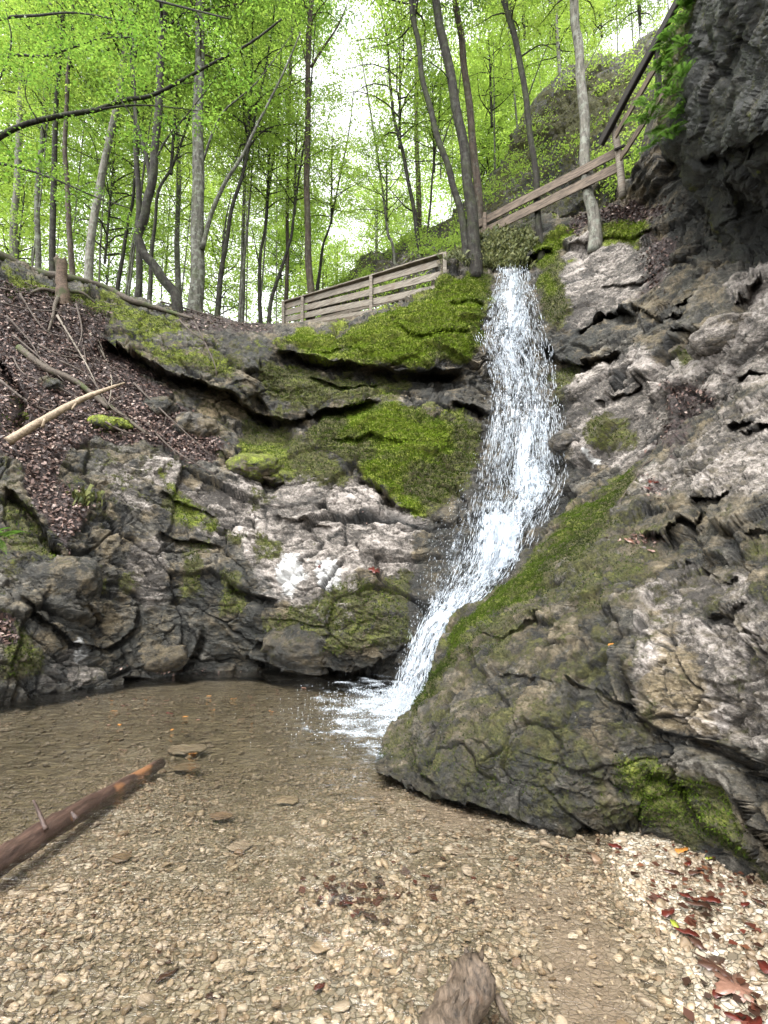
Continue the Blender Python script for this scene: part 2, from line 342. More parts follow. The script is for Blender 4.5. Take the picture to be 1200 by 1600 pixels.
def build_main():
    st = 2.3; u = np.arange(-290, 1480, st); nr = 470
    rd = np.interp(u, *zip(*RIDGE)); bt = np.interp(u, *zip(*BOT)); v = np.linspace(0, 1, nr)
    x = np.broadcast_to(u[None], (nr, len(u))).copy(); y = rd[None]+v[:, None]*(bt-rd)[None]
    # wander the columns so ridge lines are not ruled
    D = fMain(x, y); D = np.clip(D, 2, 20)
    # round the crest back
    e = y-rd[None]; D = D+.55*(1-np.sqrt(1-np.clip(1-e/26, 0, 1)**2*.98))
    P0 = at(x, y, D); N = normals(P0)
    wx = x+10*fbm(P0*.8, 3); wy = y+9*fbm(P0*.8+40, 3)
    for L, amp, w in LEDGES: D = D+ledge(wx, wy, L, amp, w)
    P = at(x, y, D)
    nz = fbm(P*1.3, 4); M = paint_main(x, y, nz)
    ang = np.interp(x, [0, 500, 700, 900, 1200], [.55, .12, -.05, -.45, -.6])*0
    soft = np.clip(M['moss']*.55+M['litter']*.75, 0, .9)
    dl = rocky(rot_axis(P, .5), 0, .78, soft); bl = dict(BLK); dc = rocky(P, .04, .9, soft); bc = dict(BLK); dr = rocky(rot_axis(P, -.5), 0, .82, soft*.7); br_ = dict(BLK)
    wl_ = 1-sst(380, 520, x); wr = sst(800, 900, x); smooth_r = area(x, y, nz, [[(835, 400), (1000, 385), (1040, 450), (980, 490), (900, 505), (850, 480)]], 20)
    d = (dl*wl_+dr*wr+dc*(1-wl_-wr))*(1-.55*smooth_r)
    for kk in ('blk', 'crk'): M[kk] = bl[kk]*wl_+br_[kk]*wr+bc[kk]*(1-wl_-wr)
    gul = np.exp(-((x-np.interp(y, [430, 700, 850, 1050], [800, 815, 770, 660]))/60)**2); d *= 1-.6*gul
    M['wet'] = np.maximum(M['wet'], sst(.15, .9, gul))
    P = P+N*d[..., None]
    foot = [P[-1]+np.array([0, .14*k, -.05*k]) for k in range(1, 6)]; P = np.concatenate([P, np.array(foot)]); M = {k: np.concatenate([a, np.repeat(a[-1:], 5, 0)]) for k, a in M.items()}
    x = np.concatenate([x, np.repeat(x[-1:], 5, 0)]); y = np.concatenate([y, y[-1:]+np.arange(1, 6)[:, None]])
    # back rows: the crest runs on behind
    back = []
    for k in range(7, 0, -1):
        b = P[0].copy(); b[:, 1] += .28*k; b[:, 2] += -.012*k*k*4+.05*fbm(b*1.5, 2); back.append(b)
    nb = len(back); P = np.concatenate([np.array(back), P]); M = {k: np.concatenate([np.repeat(a[:1], nb, 0), a]) for k, a in M.items()}
    x = np.concatenate([np.repeat(x[:1], nb, 0), x]); y = np.concatenate([np.repeat(y[:1], nb, 0), y])
    return x, y, P, M
def paint_main(x, y, nz):
    A = lambda polys, f=14, a=1.0: area(x, y, nz, polys, f, a)
    light = A([[(300, 760), (380, 745), (430, 760), (470, 740), (560, 740), (600, 770), (655, 800), (655, 870), (640, 900), (560, 900), (560, 1000), (440, 950), (400, 900), (380, 850), (300, 830), (240, 760), (220, 730), (240, 700)]], 16)
    light = np.maximum(light, A([[(860, 400), (920, 375), (1010, 385), (1050, 430), (1000, 470), (960, 490), (905, 520), (860, 505)], [(890, 580), (960, 560), (1020, 560), (1100, 560), (1160, 520), (1210, 500), (1450, 450), (1450, 640), (1200, 650), (1130, 640), (1060, 690), (990, 740), (900, 730), (880, 660)]], 14, .85))
    light = np.maximum(light, A([[(1130, 460), (1210, 400), (1450, 380), (1450, 500), (1200, 520)]], 10, .8))
    light = np.maximum(light, A([[(180, 840), (260, 850), (270, 950), (220, 960), (200, 900)], [(110, 1010), (160, 1030), (130, 1070), (90, 1080), (60, 1060)], [(130, 700), (210, 730), (230, 800), (180, 790)]], 12, .6))
    light = np.maximum(light, A([[(1, 1), (2, 1), (2, 2)]], 1, 0))
    moss = A([[(425, 540), (470, 525), (560, 505), (640, 470), (700, 430), (760, 425), (765, 470), (750, 560), (650, 575), (590, 568), (520, 558), (430, 560)],
              [(500, 640), (560, 620), (640, 630), (700, 640), (755, 660), (750, 740), (700, 790), (650, 800), (600, 770), (560, 730), (470, 690)],
              [(820, 380), (870, 350), (905, 360), (880, 395), (880, 440), (895, 480), (870, 510), (845, 500), (840, 430), (835, 400)],
              [(920, 350), (985, 345), (1040, 365), (1000, 380), (930, 372)]], 12)
    moss = moss*.9; moss = np.maximum(moss, A([[(400, 570), (600, 590), (640, 600), (620, 625), (500, 640), (430, 650)], [(370, 660), (480, 680), (560, 740), (540, 770), (440, 740), (380, 740)], [(860, 590), (905, 575), (910, 600), (880, 640), (862, 620)], [(915, 640), (970, 650), (985, 690), (930, 700)], [(1060, 545), (1095, 545), (1080, 575), (1055, 565)],
              [(700, 370), (830, 350), (830, 400), (770, 420), (690, 420)], [(1130, 655), (1200, 640), (1200, 690), (1130, 680)]], 14, .72))
    moss = np.maximum(moss, A([[(0, 410), (90, 450), (160, 460), (280, 490), (300, 540), (200, 520), (90, 470), (0, 480)], [(230, 540), (300, 545), (390, 560), (400, 590), (330, 590), (250, 565)], [(0, 590), (40, 620), (60, 680), (20, 690), (0, 680)], [(130, 660), (200, 650), (200, 690), (150, 690)],
              [(250, 745), (330, 790), (345, 830), (290, 830), (250, 790)], [(270, 840), (330, 845), (320, 930), (280, 940)], [(0, 780), (50, 790), (110, 870), (180, 900), (170, 930), (90, 900), (0, 850)], [(190, 890), (220, 900), (215, 940), (190, 930)], [(0, 960), (50, 990), (70, 1050), (0, 1070)], [(340, 890), (380, 900), (385, 960), (345, 960)], [(400, 830), (460, 850), (450, 890), (405, 880)], [(390, 760), (440, 770), (445, 795), (395, 790)], [(350, 830), (400, 830), (380, 860), (350, 855)], [(560, 900), (640, 900), (640, 1000), (500, 1030), (420, 980), (460, 950)]], 12, .62))
    moss = np.maximum(moss, A([[(-300, 380), (0, 400), (440, 510), (440, 640), (-300, 1150)]], 30, .30))
    fresh = A([[(425, 530), (560, 500), (640, 470), (740, 425), (765, 470), (740, 560), (650, 570), (520, 556), (430, 558)], [(520, 640), (620, 625), (740, 660), (700, 700), (600, 720), (560, 690)], [(560, 740), (620, 720), (650, 790), (610, 780)], [(820, 380), (870, 345), (985, 345), (1030, 370), (930, 375), (870, 400), (860, 450), (845, 440)]], 26)
    fresh = np.maximum(fresh, A([[(0, 400), (340, 480), (360, 580), (240, 560), (0, 480)], [(130, 650), (210, 650), (210, 690), (150, 690)], [(370, 690), (450, 700), (450, 750), (390, 745)], [(250, 740), (345, 830), (290, 830)]], 12, .65)); fresh = np.maximum(fresh, .25)
    litter = A([[(-300, 420), (0, 440), (100, 470), (170, 500), (160, 520), (220, 580), (290, 640), (350, 700), (330, 730), (250, 700), (200, 700), (150, 690), (120, 700), (90, 740), (110, 860), (60, 800), (30, 740), (0, 720), (-300, 760)],
                [(890, 345), (960, 318), (1045, 325), (1040, 350), (990, 348), (920, 352), (905, 372), (895, 370)], [(-100, 960), (15, 970), (20, 1005), (-100, 1010)], [(80, 740), (150, 780), (100, 850)]], 10)
    litter = np.maximum(litter, A([[(1020, 370), (1055, 380), (1035, 460), (1000, 470), (1010, 430)], [(1040, 600), (1130, 600), (1120, 640), (1050, 650)], [(260, 470), (440, 505), (430, 530), (300, 520)], [(1090, 600), (1130, 600), (1000, 760), (990, 740)]], 10, .62))
    dark = A([[(350, 860), (450, 900), (430, 1000), (620, 1010), (650, 830), (780, 780), (840, 800), (720, 1100), (0, 1100), (200, 960)], [(410, 580), (750, 580), (760, 660), (600, 620), (430, 660)], [(1050, 200), (1500, 200), (1500, 420), (1200, 420), (1060, 440), (1030, 350)], [(380, 530), (430, 540), (420, 600), (300, 560)], [(850, 510), (1000, 495), (960, 545), (900, 570), (850, 570)]], 20, .62)  # recess, cave and cleft polygons paint shade into the colour
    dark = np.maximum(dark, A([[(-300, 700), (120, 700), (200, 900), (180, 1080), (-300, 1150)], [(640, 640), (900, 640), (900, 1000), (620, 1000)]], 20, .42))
    wet = A([[(0, 1060), (300, 1020), (600, 1020), (640, 900), (730, 780), (900, 600), (900, 800), (700, 1100), (0, 1110)]], 20, .8)
    wet = np.maximum(wet, A([[(1000, 380), (1200, 440), (1150, 600), (1000, 560)], [(640, 380), (900, 380), (900, 700), (740, 700)]], 20, .35))
    tan = A([[(420, 960), (450, 940), (460, 990), (430, 1000)], [(230, 1030), (280, 1030), (280, 1052), (220, 1052)], [(330, 600), (400, 640), (370, 670), (310, 640)]], 8, .8)
    lime = A([[(438, 862), (470, 868), (478, 905), (455, 935), (432, 920), (425, 885)], [(500, 885), (530, 880), (535, 920), (505, 925)], [(540, 545), (575, 542), (590, 552), (555, 555)], [(505, 955), (520, 950), (522, 970)], [(120, 1000), (140, 1020), (115, 1050)], [(915, 700), (940, 712), (930, 725), (912, 722)]], 9, .7)
    return dict(light=light, moss=moss, fresh=fresh, litter=litter, dark=dark, wet=wet, tan=tan, lime=lime)
MX, MY, MP, MM = build_main()
ROCK_L = rock_mat('left_bank_rock', (0, -.5, 0)); ROCK_C = rock_mat('cliff_rock', (.2, 0, 0)); ROCK_R = rock_mat('right_rock', (0, .5, 0))
def sub_grid(name, P, M, X, mask_cols, mat, label=None):
    nr, nc = P.shape[:2]; Fc = grid_faces(nr, nc); cx = X.reshape(-1)[Fc[:, 0]]; yy = MY.reshape(-1)[Fc[:, 0]]
    keep = mask_cols(cx, yy); Fc = Fc[keep]; ids, inv = np.unique(Fc, return_inverse=True)
    return mesh_from(name, P.reshape(-1, 3)[ids], inv.reshape(-1, 4), mat, None, True, {k: a.reshape(-1)[ids] for k, a in M.items()})
sA = lambda y: np.interp(y, [480, 560, 660, 750, 1000, 1100], [440, 400, 440, 330, 290, 270])
sB = lambda y: np.interp(y, [350, 430, 600, 700, 800, 950], [810, 835, 865, 885, 870, 820])
tag(sub_grid('left_bank', MP, MM, MX, lambda x, y: x < sA(y), ROCK_L), kind='structure', label='steep left bank of dark rock, brown leaf litter and moss patches')
tag(sub_grid('rock_cliff', MP, MM, MX, lambda x, y: (x >= sA(y)) & (x < sB(y)), ROCK_C), kind='structure', label='mossy ledged rock wall left of and behind the waterfall')
tag(sub_grid('rock_slope', MP, MM, MX, lambda x, y: x >= sB(y), ROCK_R), kind='structure', label='pale and dark sloping rock face right of the waterfall')
def extend_left():
    e = MP[:, 0]; cols = [e]
    for k in range(1, 41):
        c = e+np.array([-.12, -.03, .0])*k; cols.append(c+np.array([0, .3, .15])*(fbm(c*.9, 4)-fbm(e*.9, 4))[:, None])
    P = np.stack(cols[::-1], 1); a = {k: np.repeat(v[:, :1], 41, 1).reshape(-1) for k, v in MM.items()}
    tag(mesh_from('left_bank_slope', P.reshape(-1, 3), grid_faces(*P.shape[:2]), ROCK_L, None, True, a), kind='structure', label='the left bank carrying on beyond the picture edge')
extend_left()
def surf(px, py, off=0.0, G=None):
    P, X, Y, nb_ = (MP, MX, MY, 7) if G is None else G
    px, py = np.broadcast_arrays(np.asarray(px, float), np.asarray(py, float)); sh = px.shape; px = px.ravel(); py = py.ravel()
    c = np.clip(np.round((px-X[0, 0])/(X[0, 1]-X[0, 0])).astype(int), 0, X.shape[1]-1)
    nf_ = 5 if nb_ == 7 else 6; y0 = Y[nb_, c]; y1 = Y[-1-nf_, c]; n = P.shape[0]-nb_-nf_; r = np.clip(np.round((py-y0)/(y1-y0)*(n-1)).astype(int), 0, n-1)+nb_
    o = P[r, c]; d = CAM-o; o = o+off*d/np.linalg.norm(d, axis=1)[:, None]
    return o.reshape(*sh, 3)
# ---------------------------------------------------------------- the big boulder in front
BPTS = [Z(560, 1205), Z(600, 1213), Z(750, 1264), Z(900, 1298), Z(1000, 1293), Z(1100, 1348), Z(1200, 1408), Z(1330, 1490), Z(1500, 1600),
 (597, 1195, 4.65), (640, 1120, 5.1), (680, 1050, 5.5), (700, 985, 5.7), (760, 935, 5.9), (840, 850, 6.3), (900, 780, 6.7), (985, 735, 6.6), (1050, 690, 6.2), (1130, 640, 5.7), (1200, 600, 5.2), (1400, 520, 4.0),
 (700, 1150, 4.2), (720, 1080, 4.7), (800, 1200, 3.8), (800, 1100, 4.1), (800, 1000, 4.8), (850, 920, 5.3), (900, 1200, 3.42), (900, 1100, 3.7), (900, 1000, 4.15), (900, 900, 4.9), (950, 820, 5.6), (1000, 1200, 3.25), (1000, 1050, 3.45), (1000, 950, 3.9), (1000, 850, 4.8), (1050, 770, 5.4),
 (1100, 1250, 2.98), (1100, 1150, 3.05), (1100, 1000, 3.2), (1100, 900, 3.7), (1100, 800, 4.4), (1100, 720, 5.1), (1200, 1300, 2.55), (1200, 1100, 2.6), (1200, 1000, 2.7), (1200, 900, 3.15), (1200, 800, 3.7), (1200, 700, 4.4), (1400, 1000, 1.95), (1400, 800, 2.7), (1400, 1250, 1.85)]
BTOP = [(560, 1200), (590, 1197), (600, 1180), (618, 1148), (640, 1120), (662, 1092), (676, 1066), (681, 1035), (690, 1008), (704, 985), (735, 955), (768, 932), (800, 906), (822, 878), (842, 848), (878, 808), (905, 778), (940, 754), (985, 738), (1005, 722), (1035, 697), (1080, 662), (1130, 632), (1165, 615), (1210, 600), (1500, 480)]
BBOT = [(560, 1212), (600, 1220), (750, 1272), (900, 1307), (1000, 1304), (1100, 1358), (1200, 1420), (1330, 1520), (1500, 1640)]
BL = [([(1076, 779), (1095, 776), (1120, 772), (1142, 756)], .34, 17), ([(985, 1030), (994, 1080), (1000, 1119), (1035, 1142), (1081, 1152), (1128, 1161), (1200, 1196), (1240, 1210)], .16, 20),
 ([(1060, 880), (1098, 892), (1128, 908), (1156, 898)], .08, 9), ([(1100, 958), (1147, 969), (1180, 950)], .10, 9), ([(1040, 900), (1000, 930), (965, 960), (950, 1000)], .08, 14),
 ([(1000, 1198), (1044, 1208), (1081, 1231), (1128, 1240)], .12, 13), ([(925, 1072), (945, 1090), (988, 1105), (1000, 1112)], .09, 9), ([(761, 1042), (782, 1050), (802, 1052), (850, 1060), (930, 1078)], .05, 6),
 ([(651, 1150), (650, 1180), (660, 1210), (690, 1232)], .10, 9), ([(757, 996), (792, 993), (843, 966), (858, 950)], .12, 9), ([(1010, 1225), (1003, 1250), (1000, 1300)], .12, 8),
 ([(1055, 1205), (1100, 1270), (1150, 1310), (1200, 1360)], .12, 16), ([(1170, 990), (1190, 1000), (1210, 1030)], .1, 10), ([(1100, 1155), (1140, 1175), (1200, 1215), (1260, 1230)], .12, 10),
 ([(1000, 835), (1040, 835), (1075, 815), (1090, 790)], .2, 14), ([(1165, 690), (1200, 665), (1260, 650)], .22, 13), ([(1130, 662), (1150, 655), (1185, 650)], .18, 11), ([(820, 1170), (850, 1180), (930, 1210), (960, 1215)], .04, 8), ([(1120, 825), (1160, 835), (1220, 830)], .08, 8), ([(1180, 830), (1130, 850), (1080, 860)], .05, 6), ([(1165, 1250), (1185, 1300), (1230, 1340)], .12, 10)]
fB = tps(BPTS)
def build_boulder():
    st = 1.9; u = np.arange(592, 1500, st); nr = 330
    tp = np.interp(u, *zip(*BTOP)); bt = np.interp(u, *zip(*BBOT)); v = np.linspace(0, 1, nr)
    x = np.broadcast_to(u[None], (nr, len(u))).copy(); y = tp[None]+v[:, None]*(bt-tp)[None]; D = fB(x, y)
    e = (y-tp[None]); edge = np.minimum(e, 1e3); D = D+.38*(1-np.sqrt(1-np.clip(1-edge/40, 0, 1)**2*.985))
    P0 = at(x, y, D); N = normals(P0); wx = x+8*fbm(P0*1.6, 3); wy = y+8*fbm(P0*1.6+40, 3)
    for L, a, w in BL: D = D+ledge(wx, wy, L, a, w, .3)
    P = at(x, y, D); nz = fbm(P*2.2, 4)
    A = lambda polys, f=14, a=1.0: area(x, y, nz, polys, f, a)
    light = A([[(1000, 960), (1060, 950), (1130, 960), (1200, 950), (1300, 900), (1300, 1150), (1200, 1170), (1100, 1150), (1000, 1120), (990, 1040)], [(960, 960), (1000, 930), (1060, 880), (1180, 880), (1180, 950), (1000, 960)]], 16, .78)
    light = np.maximum(light, A([[(1070, 700), (1130, 640), (1200, 600), (1500, 480), (1500, 800), (1200, 800), (1100, 780), (1000, 800), (1000, 760)]], 16, .72))
    tan = A([[(1010, 1000), (1060, 970), (1100, 1020), (1150, 1100), (1120, 1155), (1030, 1140), (1000, 1100)], [(1180, 1240), (1300, 1200), (1300, 1330), (1200, 1320), (1175, 1280)]], 26, .62)
    moss = A([[(820, 890), (880, 800), (985, 735), (1000, 760), (940, 850), (870, 900), (800, 960), (740, 990), (700, 1080), (660, 1120), (680, 1040), (700, 980), (760, 930)]], 14, .78)
    moss = np.maximum(moss, A([[(690, 990), (860, 900), (960, 820), (1060, 820), (1000, 900), (950, 960), (850, 970), (800, 1040), (720, 1080)]], 22, .52))
    moss = np.maximum(moss, A([[(950, 1170), (1040, 1180), (1130, 1220), (1180, 1290), (1200, 1400), (1110, 1330), (1000, 1280), (950, 1230)]], 20, .62))
    moss = np.maximum(moss, A([[(600, 1130), (720, 1090), (900, 1120), (960, 1180), (960, 1300), (700, 1260), (600, 1210)], [(1120, 810), (1200, 850), (1160, 880)]], 26, .43))
    tan = np.maximum(tan, .36); moss = np.maximum(moss, .33-.26*sst(960, 1080, x)*sst(1000, 700, y)-.2*sst(980, 1050, x)*sst(900, 1000, y))
    fresh = A([[(820, 890), (880, 800), (985, 735), (960, 790), (870, 870), (830, 930), (700, 1050), (690, 990), (760, 930)], [(950, 1170), (1040, 1180), (1130, 1220), (1180, 1290), (1190, 1380), (1110, 1300), (1000, 1250)]], 18, .42); fresh = np.maximum(fresh, .12)
    dark = A([[(600, 1180), (700, 1150), (900, 1180), (1000, 1200), (1200, 1340), (1200, 1440), (900, 1320), (600, 1240)], [(600, 1200), (760, 1120), (960, 1170), (1000, 1300), (750, 1290)], [(940, 870), (1010, 900), (960, 1000), (900, 960)], [(900, 1000), (1000, 1000), (1000, 1110), (880, 1100)]], 20, .55); dark = np.maximum(dark, .34)
    litter = A([[(965, 830), (1040, 835), (1030, 852), (960, 855)], [(1015, 755), (1045, 755), (1050, 785), (1012, 785)], [(1040, 690), (1090, 650), (1060, 720), (1040, 740)]], 8, .5)
    wet = A([[(560, 1190), (700, 1215), (900, 1270), (1000, 1270), (1000, 1330), (560, 1300)]], 16, .8)
    soft = np.clip(moss*.7, 0, .8); d = rocky(rot_axis(P*2.1, -.45), 0, .42, soft)
    blk, crk = BLK['blk'], BLK['crk']; P = P+N*d[..., None]; nf = 6; foot = [P[-1]+np.stack([.10*k*sst(700, 592, x[-1]), .10*k+0*x[-1], -.035*k+0*x[-1]], -1) for k in range(1, nf+1)]; P = np.concatenate([P, np.array(foot)])
    light, moss, fresh, litter, dark, wet, tan, blk, crk = [np.concatenate([a, np.repeat(a[-1:], nf, 0)]) for a in (light, moss, fresh, litter, dark, wet, tan, blk, crk)]
    x = np.concatenate([x, np.repeat(x[-1:], nf, 0)]); y = np.concatenate([y, y[-1:]+np.arange(1, nf+1)[:, None]])
    back = []
    for k in range(9, 0, -1):
        b = P[0].copy(); b[:, 1] += .16*k; b[:, 2] -= .012*k*k; b[:, 0] += .05*k*(b[:, 0] < 9); back.append(b)
    P = np.concatenate([np.array(back), P]); M = dict(light=light, moss=moss, fresh=fresh, litter=litter, dark=dark, wet=wet, tan=tan, blk=blk, crk=crk)
    M = {k: np.concatenate([np.repeat(a[:1], 9, 0), a]) for k, a in M.items()}; x = np.concatenate([np.repeat(x[:1], 9, 0), x]); y = np.concatenate([np.repeat(y[:1], 9, 0), y])
    return x, y, P, M
def extend(P, M, side, step, n):
    """carry a rock sheet on past the picture's edge, so that it goes on when seen from the side"""
    e = P[:, -1:] if side > 0 else P[:, :1]; cols = []
    for k in range(1, n+1):
        c = e+np.array(step)*k; c = c+np.array([0, .22, .12])*fbm(c*1.1, 4)[..., None]-np.array([0, .22, .12])*fbm(e*1.1, 4)[..., None]; cols.append(c)
    if side < 0: cols = cols[::-1]; return np.concatenate(cols+[P], 1), {k: np.concatenate([np.repeat(a[:, :1], n, 1), a], 1) for k, a in M.items()}
    return np.concatenate([P]+cols, 1), {k: np.concatenate([a, np.repeat(a[:, -1:], n, 1)], 1) for k, a in M.items()}
BX, BY, BP, BM = build_boulder(); GB = (BP, BX, BY, 9); BPx, BMx = extend(BP, BM, 1, (.07, -.012, 0), 60)
ob = mesh_from('boulder', BPx.reshape(-1, 3), grid_faces(*BPx.shape[:2]), ROCK_R, None, True, {k: a.reshape(-1) for k, a in BMx.items()})
tag(ob, 'huge wet boulder with olive moss filling the right foreground beside the pool', 'boulder')
# ---------------------------------------------------------------- overhanging cliff, top right
OLEFT = [(-260, 1100), (-100, 1088), (0, 1072), (40, 1062), (90, 1050), (140, 1040), (190, 1030), (230, 1035), (270, 1062), (300, 1085), (340, 1110), (400, 1135), (450, 1175)]
OP = [(1072, 0, 8.2), (1050, 90, 8.4), (1030, 190, 8.8), (1062, 270, 8.8), (1110, 340, 8.6), (1135, 400, 8.2), (1100, 100, 7.4), (1100, 0, 7.0), (1100, 200, 7.3), (1110, 270, 7.8), (1150, 100, 6.4), (1150, 0, 6.0), (1150, 190, 6.1), (1150, 250, 6.9), (1150, 320, 8.2), (1200, 0, 5.2), (1200, 100, 5.4), (1200, 180, 5.2), (1200, 240, 5.9), (1200, 320, 7.7), (1200, 400, 8.0), (1200, 450, 7.2), (1350, 0, 3.9), (1350, 200, 3.9), (1350, 330, 5.2), (1350, 450, 5.6), (1100, -200, 6.6), (1300, -200, 4.2)]
fO = tps(OP)
def build_over():
    v = np.arange(-240, 460, 2.2); u = np.linspace(0, 1, 210); le = np.interp(v, *zip(*OLEFT))
    y = np.broadcast_to(v[:, None], (len(v), 210)).copy(); x = le[:, None]+u[None]**1.2*(1480-le)[:, None]
    D = fO(x, y); e = x-le[:, None]; D = D+.9*(1-np.sqrt(1-np.clip(1-e/36, 0, 1)**2*.98))
    P = at(x, y, D); N = normals(P); nz = fbm(P*1.3, 4); A = lambda polys, f=14, a=1.0: area(x, y, nz, polys, f, a)
    for L, a, w in [([(1090, 250), (1130, 235), (1180, 215), (1230, 190)], .5, 20), ([(1090, 60), (1130, 90), (1160, 140)], .2, 12), ([(1130, 20), (1170, 60), (1210, 80)], .2, 12)]: D = D+ledge(x+9*nz, y+9*nz, L, a, w)
    P = at(x, y, D); q = rot_axis(P, -.9)
    q = rot_axis(P, -.3); d = rocky(q, 0, .32, np.zeros(x.shape))+.16*fbm(P*1.3, 3, .5)+.035*fbm(P*6, 3, .55)
    P = P+N*d[..., None]
    moss = A([[(1030, -260), (1095, -260), (1090, 0), (1075, 60), (1060, 140), (1050, 200), (1030, 220)]], 14, .7); moss = np.maximum(moss, A([[(1040, 240), (1110, 330), (1140, 400), (1170, 450), (1100, 400)]], 12, .45)); moss = np.maximum(moss, .12)
    dark = np.maximum(A([[(1060, 180), (1500, 150), (1500, 470), (1100, 470)]], 20, 1.0), .80); z = np.zeros(x.shape)  # strongest under the overhang, where shade is painted into the rock
    back = []; nb = 8; Pl = P[:, :1]
    cols = [Pl+np.array([.20*k, .25*k, .16*k]) for k in range(nb, 0, -1)]
    P = np.concatenate(cols+[P], 1); M = dict(light=z+.1*(y < 230), moss=moss, fresh=z+.3, litter=z, dark=dark, wet=z+.25, tan=z, blk=BLK['blk'], crk=BLK['crk'])
    M = {k: np.concatenate([np.repeat(a[:, :1], nb, 1), a], 1) for k, a in M.items()}
    return P, M
OPp, OM = build_over()
tag(mesh_from('overhanging_cliff', OPp.reshape(-1, 3), grid_faces(*OPp.shape[:2]), rock_mat('shaded_rock', (0, .5, 0), .2), None, True, {k: a.reshape(-1) for k, a in OM.items()}), kind='structure', label='overhanging rock wall at the upper right, painted black for its shade')  # rock copy with darker greys: the overhang's shade is painted into its colour
# ---------------------------------------------------------------- pool bed, gravel, water
bed_c = [(1200, 1450, -.07), (1050, 1325, -.035), (1150, 1600, -.03), (1010, 1400, -.005), (900, 1330, .03), (900, 1500, .05), (700, 1300, .08), (700, 1600, .06), (500, 1400, .10), (400, 1600, .10),
 (100, 1550, .14), (0, 1400, .07), (-60, 1420, .07), (120, 1310, .08), (200, 1300, .10), (250, 1200, .11), (150, 1240, .12), (400, 1200, .2), (560, 1150, .22), (300, 1100, .30), (100, 1150, .34), (0, 1200, .34), (610, 1240, .05), (700, 1285, .03), (820, 1305, .03), (0, 1110, .15), (150, 1085, .14), (-250, 1300, .4), (-300, 1600, .2), (1450, 1600, -.2), (300, 1068, .16), (600, 1075, .3), (-200, 1140, .2), (450, 1075, .22), (1300, 1350, -.12)]
fBed = tps(bed_c)
def bedz(x, y):
    P = np.stack([x, np.maximum(y, 1.75), np.zeros_like(x)], -1); px, py = proj(P); px = np.clip(px, -300, 1500); py = np.clip(py, 1040, 1640)
    q = np.stack([x, y, np.zeros_like(x)], -1)
    return -np.clip(fBed(px, py), -.25, .65)+.02*fbm(q*1.5, 3)+.006*fbm(q*7+3, 2)
MUD = [[(800, 1390), (900, 1350), (950, 1440), (1010, 1640), (820, 1640), (850, 1500)], [(590, 1225), (700, 1262), (760, 1282), (740, 1300), (640, 1275), (585, 1250)]]
def mud_(x, y):
    q = np.stack([x, np.maximum(y, 1.2), 0*x], -1); a, b = proj(q); return area(a, b, fbm(q*2.5, 4), MUD, 34)
gy = np.geomspace(.35, 13, 420); gx = np.linspace(-1, 1, 420)
YY, XX = np.meshgrid(gy, gx, indexing='ij'); XX = XX*(YY*.95+1.0); BZ = bedz(XX, YY)
t = NT('pool_bed_gravel'); p = t.pos()
pw = t.mix(.03, p, t.noise(p, 9, 3, .6, 0, True))
v1 = t.voro(pw, 34, 'F1', 1); v2 = t.voro(pw, 34, 'DISTANCE_TO_EDGE')
cc = t.ramp(t.node('ShaderNodeSeparateColor').outputs[0], [(0, .1), (1, .9)])
sc = [n for n in t.n if n.type == 'SEPARATE_COLOR'][0]; t.put(sc.inputs[0], v1)
peb = t.ramp(sc.outputs[0], [(0, (.10, .08, .055)), (.3, (.24, .20, .14)), (.6, (.36, .31, .23)), (.85, (.50, .46, .38)), (1, (.18, .13, .08))])
peb = t.mix(t.ramp(v2, [(0, 1.0), (.07, 0.0)]), peb, (.05, .04, .025))
mudc = t.mix(t.noise(p, 14, 6, .7), (.15, .115, .08), (.34, .27, .20))
silt = t.ramp(t.noise(p, 5, 9, .75), [(.35, (.06, .047, .026)), (.65, (.22, .18, .11))])
dm = t.ramp(t.math('MULTIPLY_ADD', t.noise(p, 1.8, 6, .7), .5, t.math('SUBTRACT', t.attr('depth'), .12)), [(.12, 0.0), (.38, 1.0)])
hb = t.ramp(v2, [(0, 0.0), (.15, 1.0)])
BEDM = t.fin(t.mix(t.attr('mud'), t.mix(dm, peb, silt), mudc), .7, t.bump(hb, .6, .012), .3)
o = mesh_from('pool_bed', np.stack([XX, YY, BZ], -1).reshape(-1, 3), grid_faces(*XX.shape), BEDM, None, True, {'depth': -BZ.reshape(-1), 'mud': mud_(XX, YY).reshape(-1)})
tag(o, kind='structure', label='gravel and silt bed of the plunge pool')
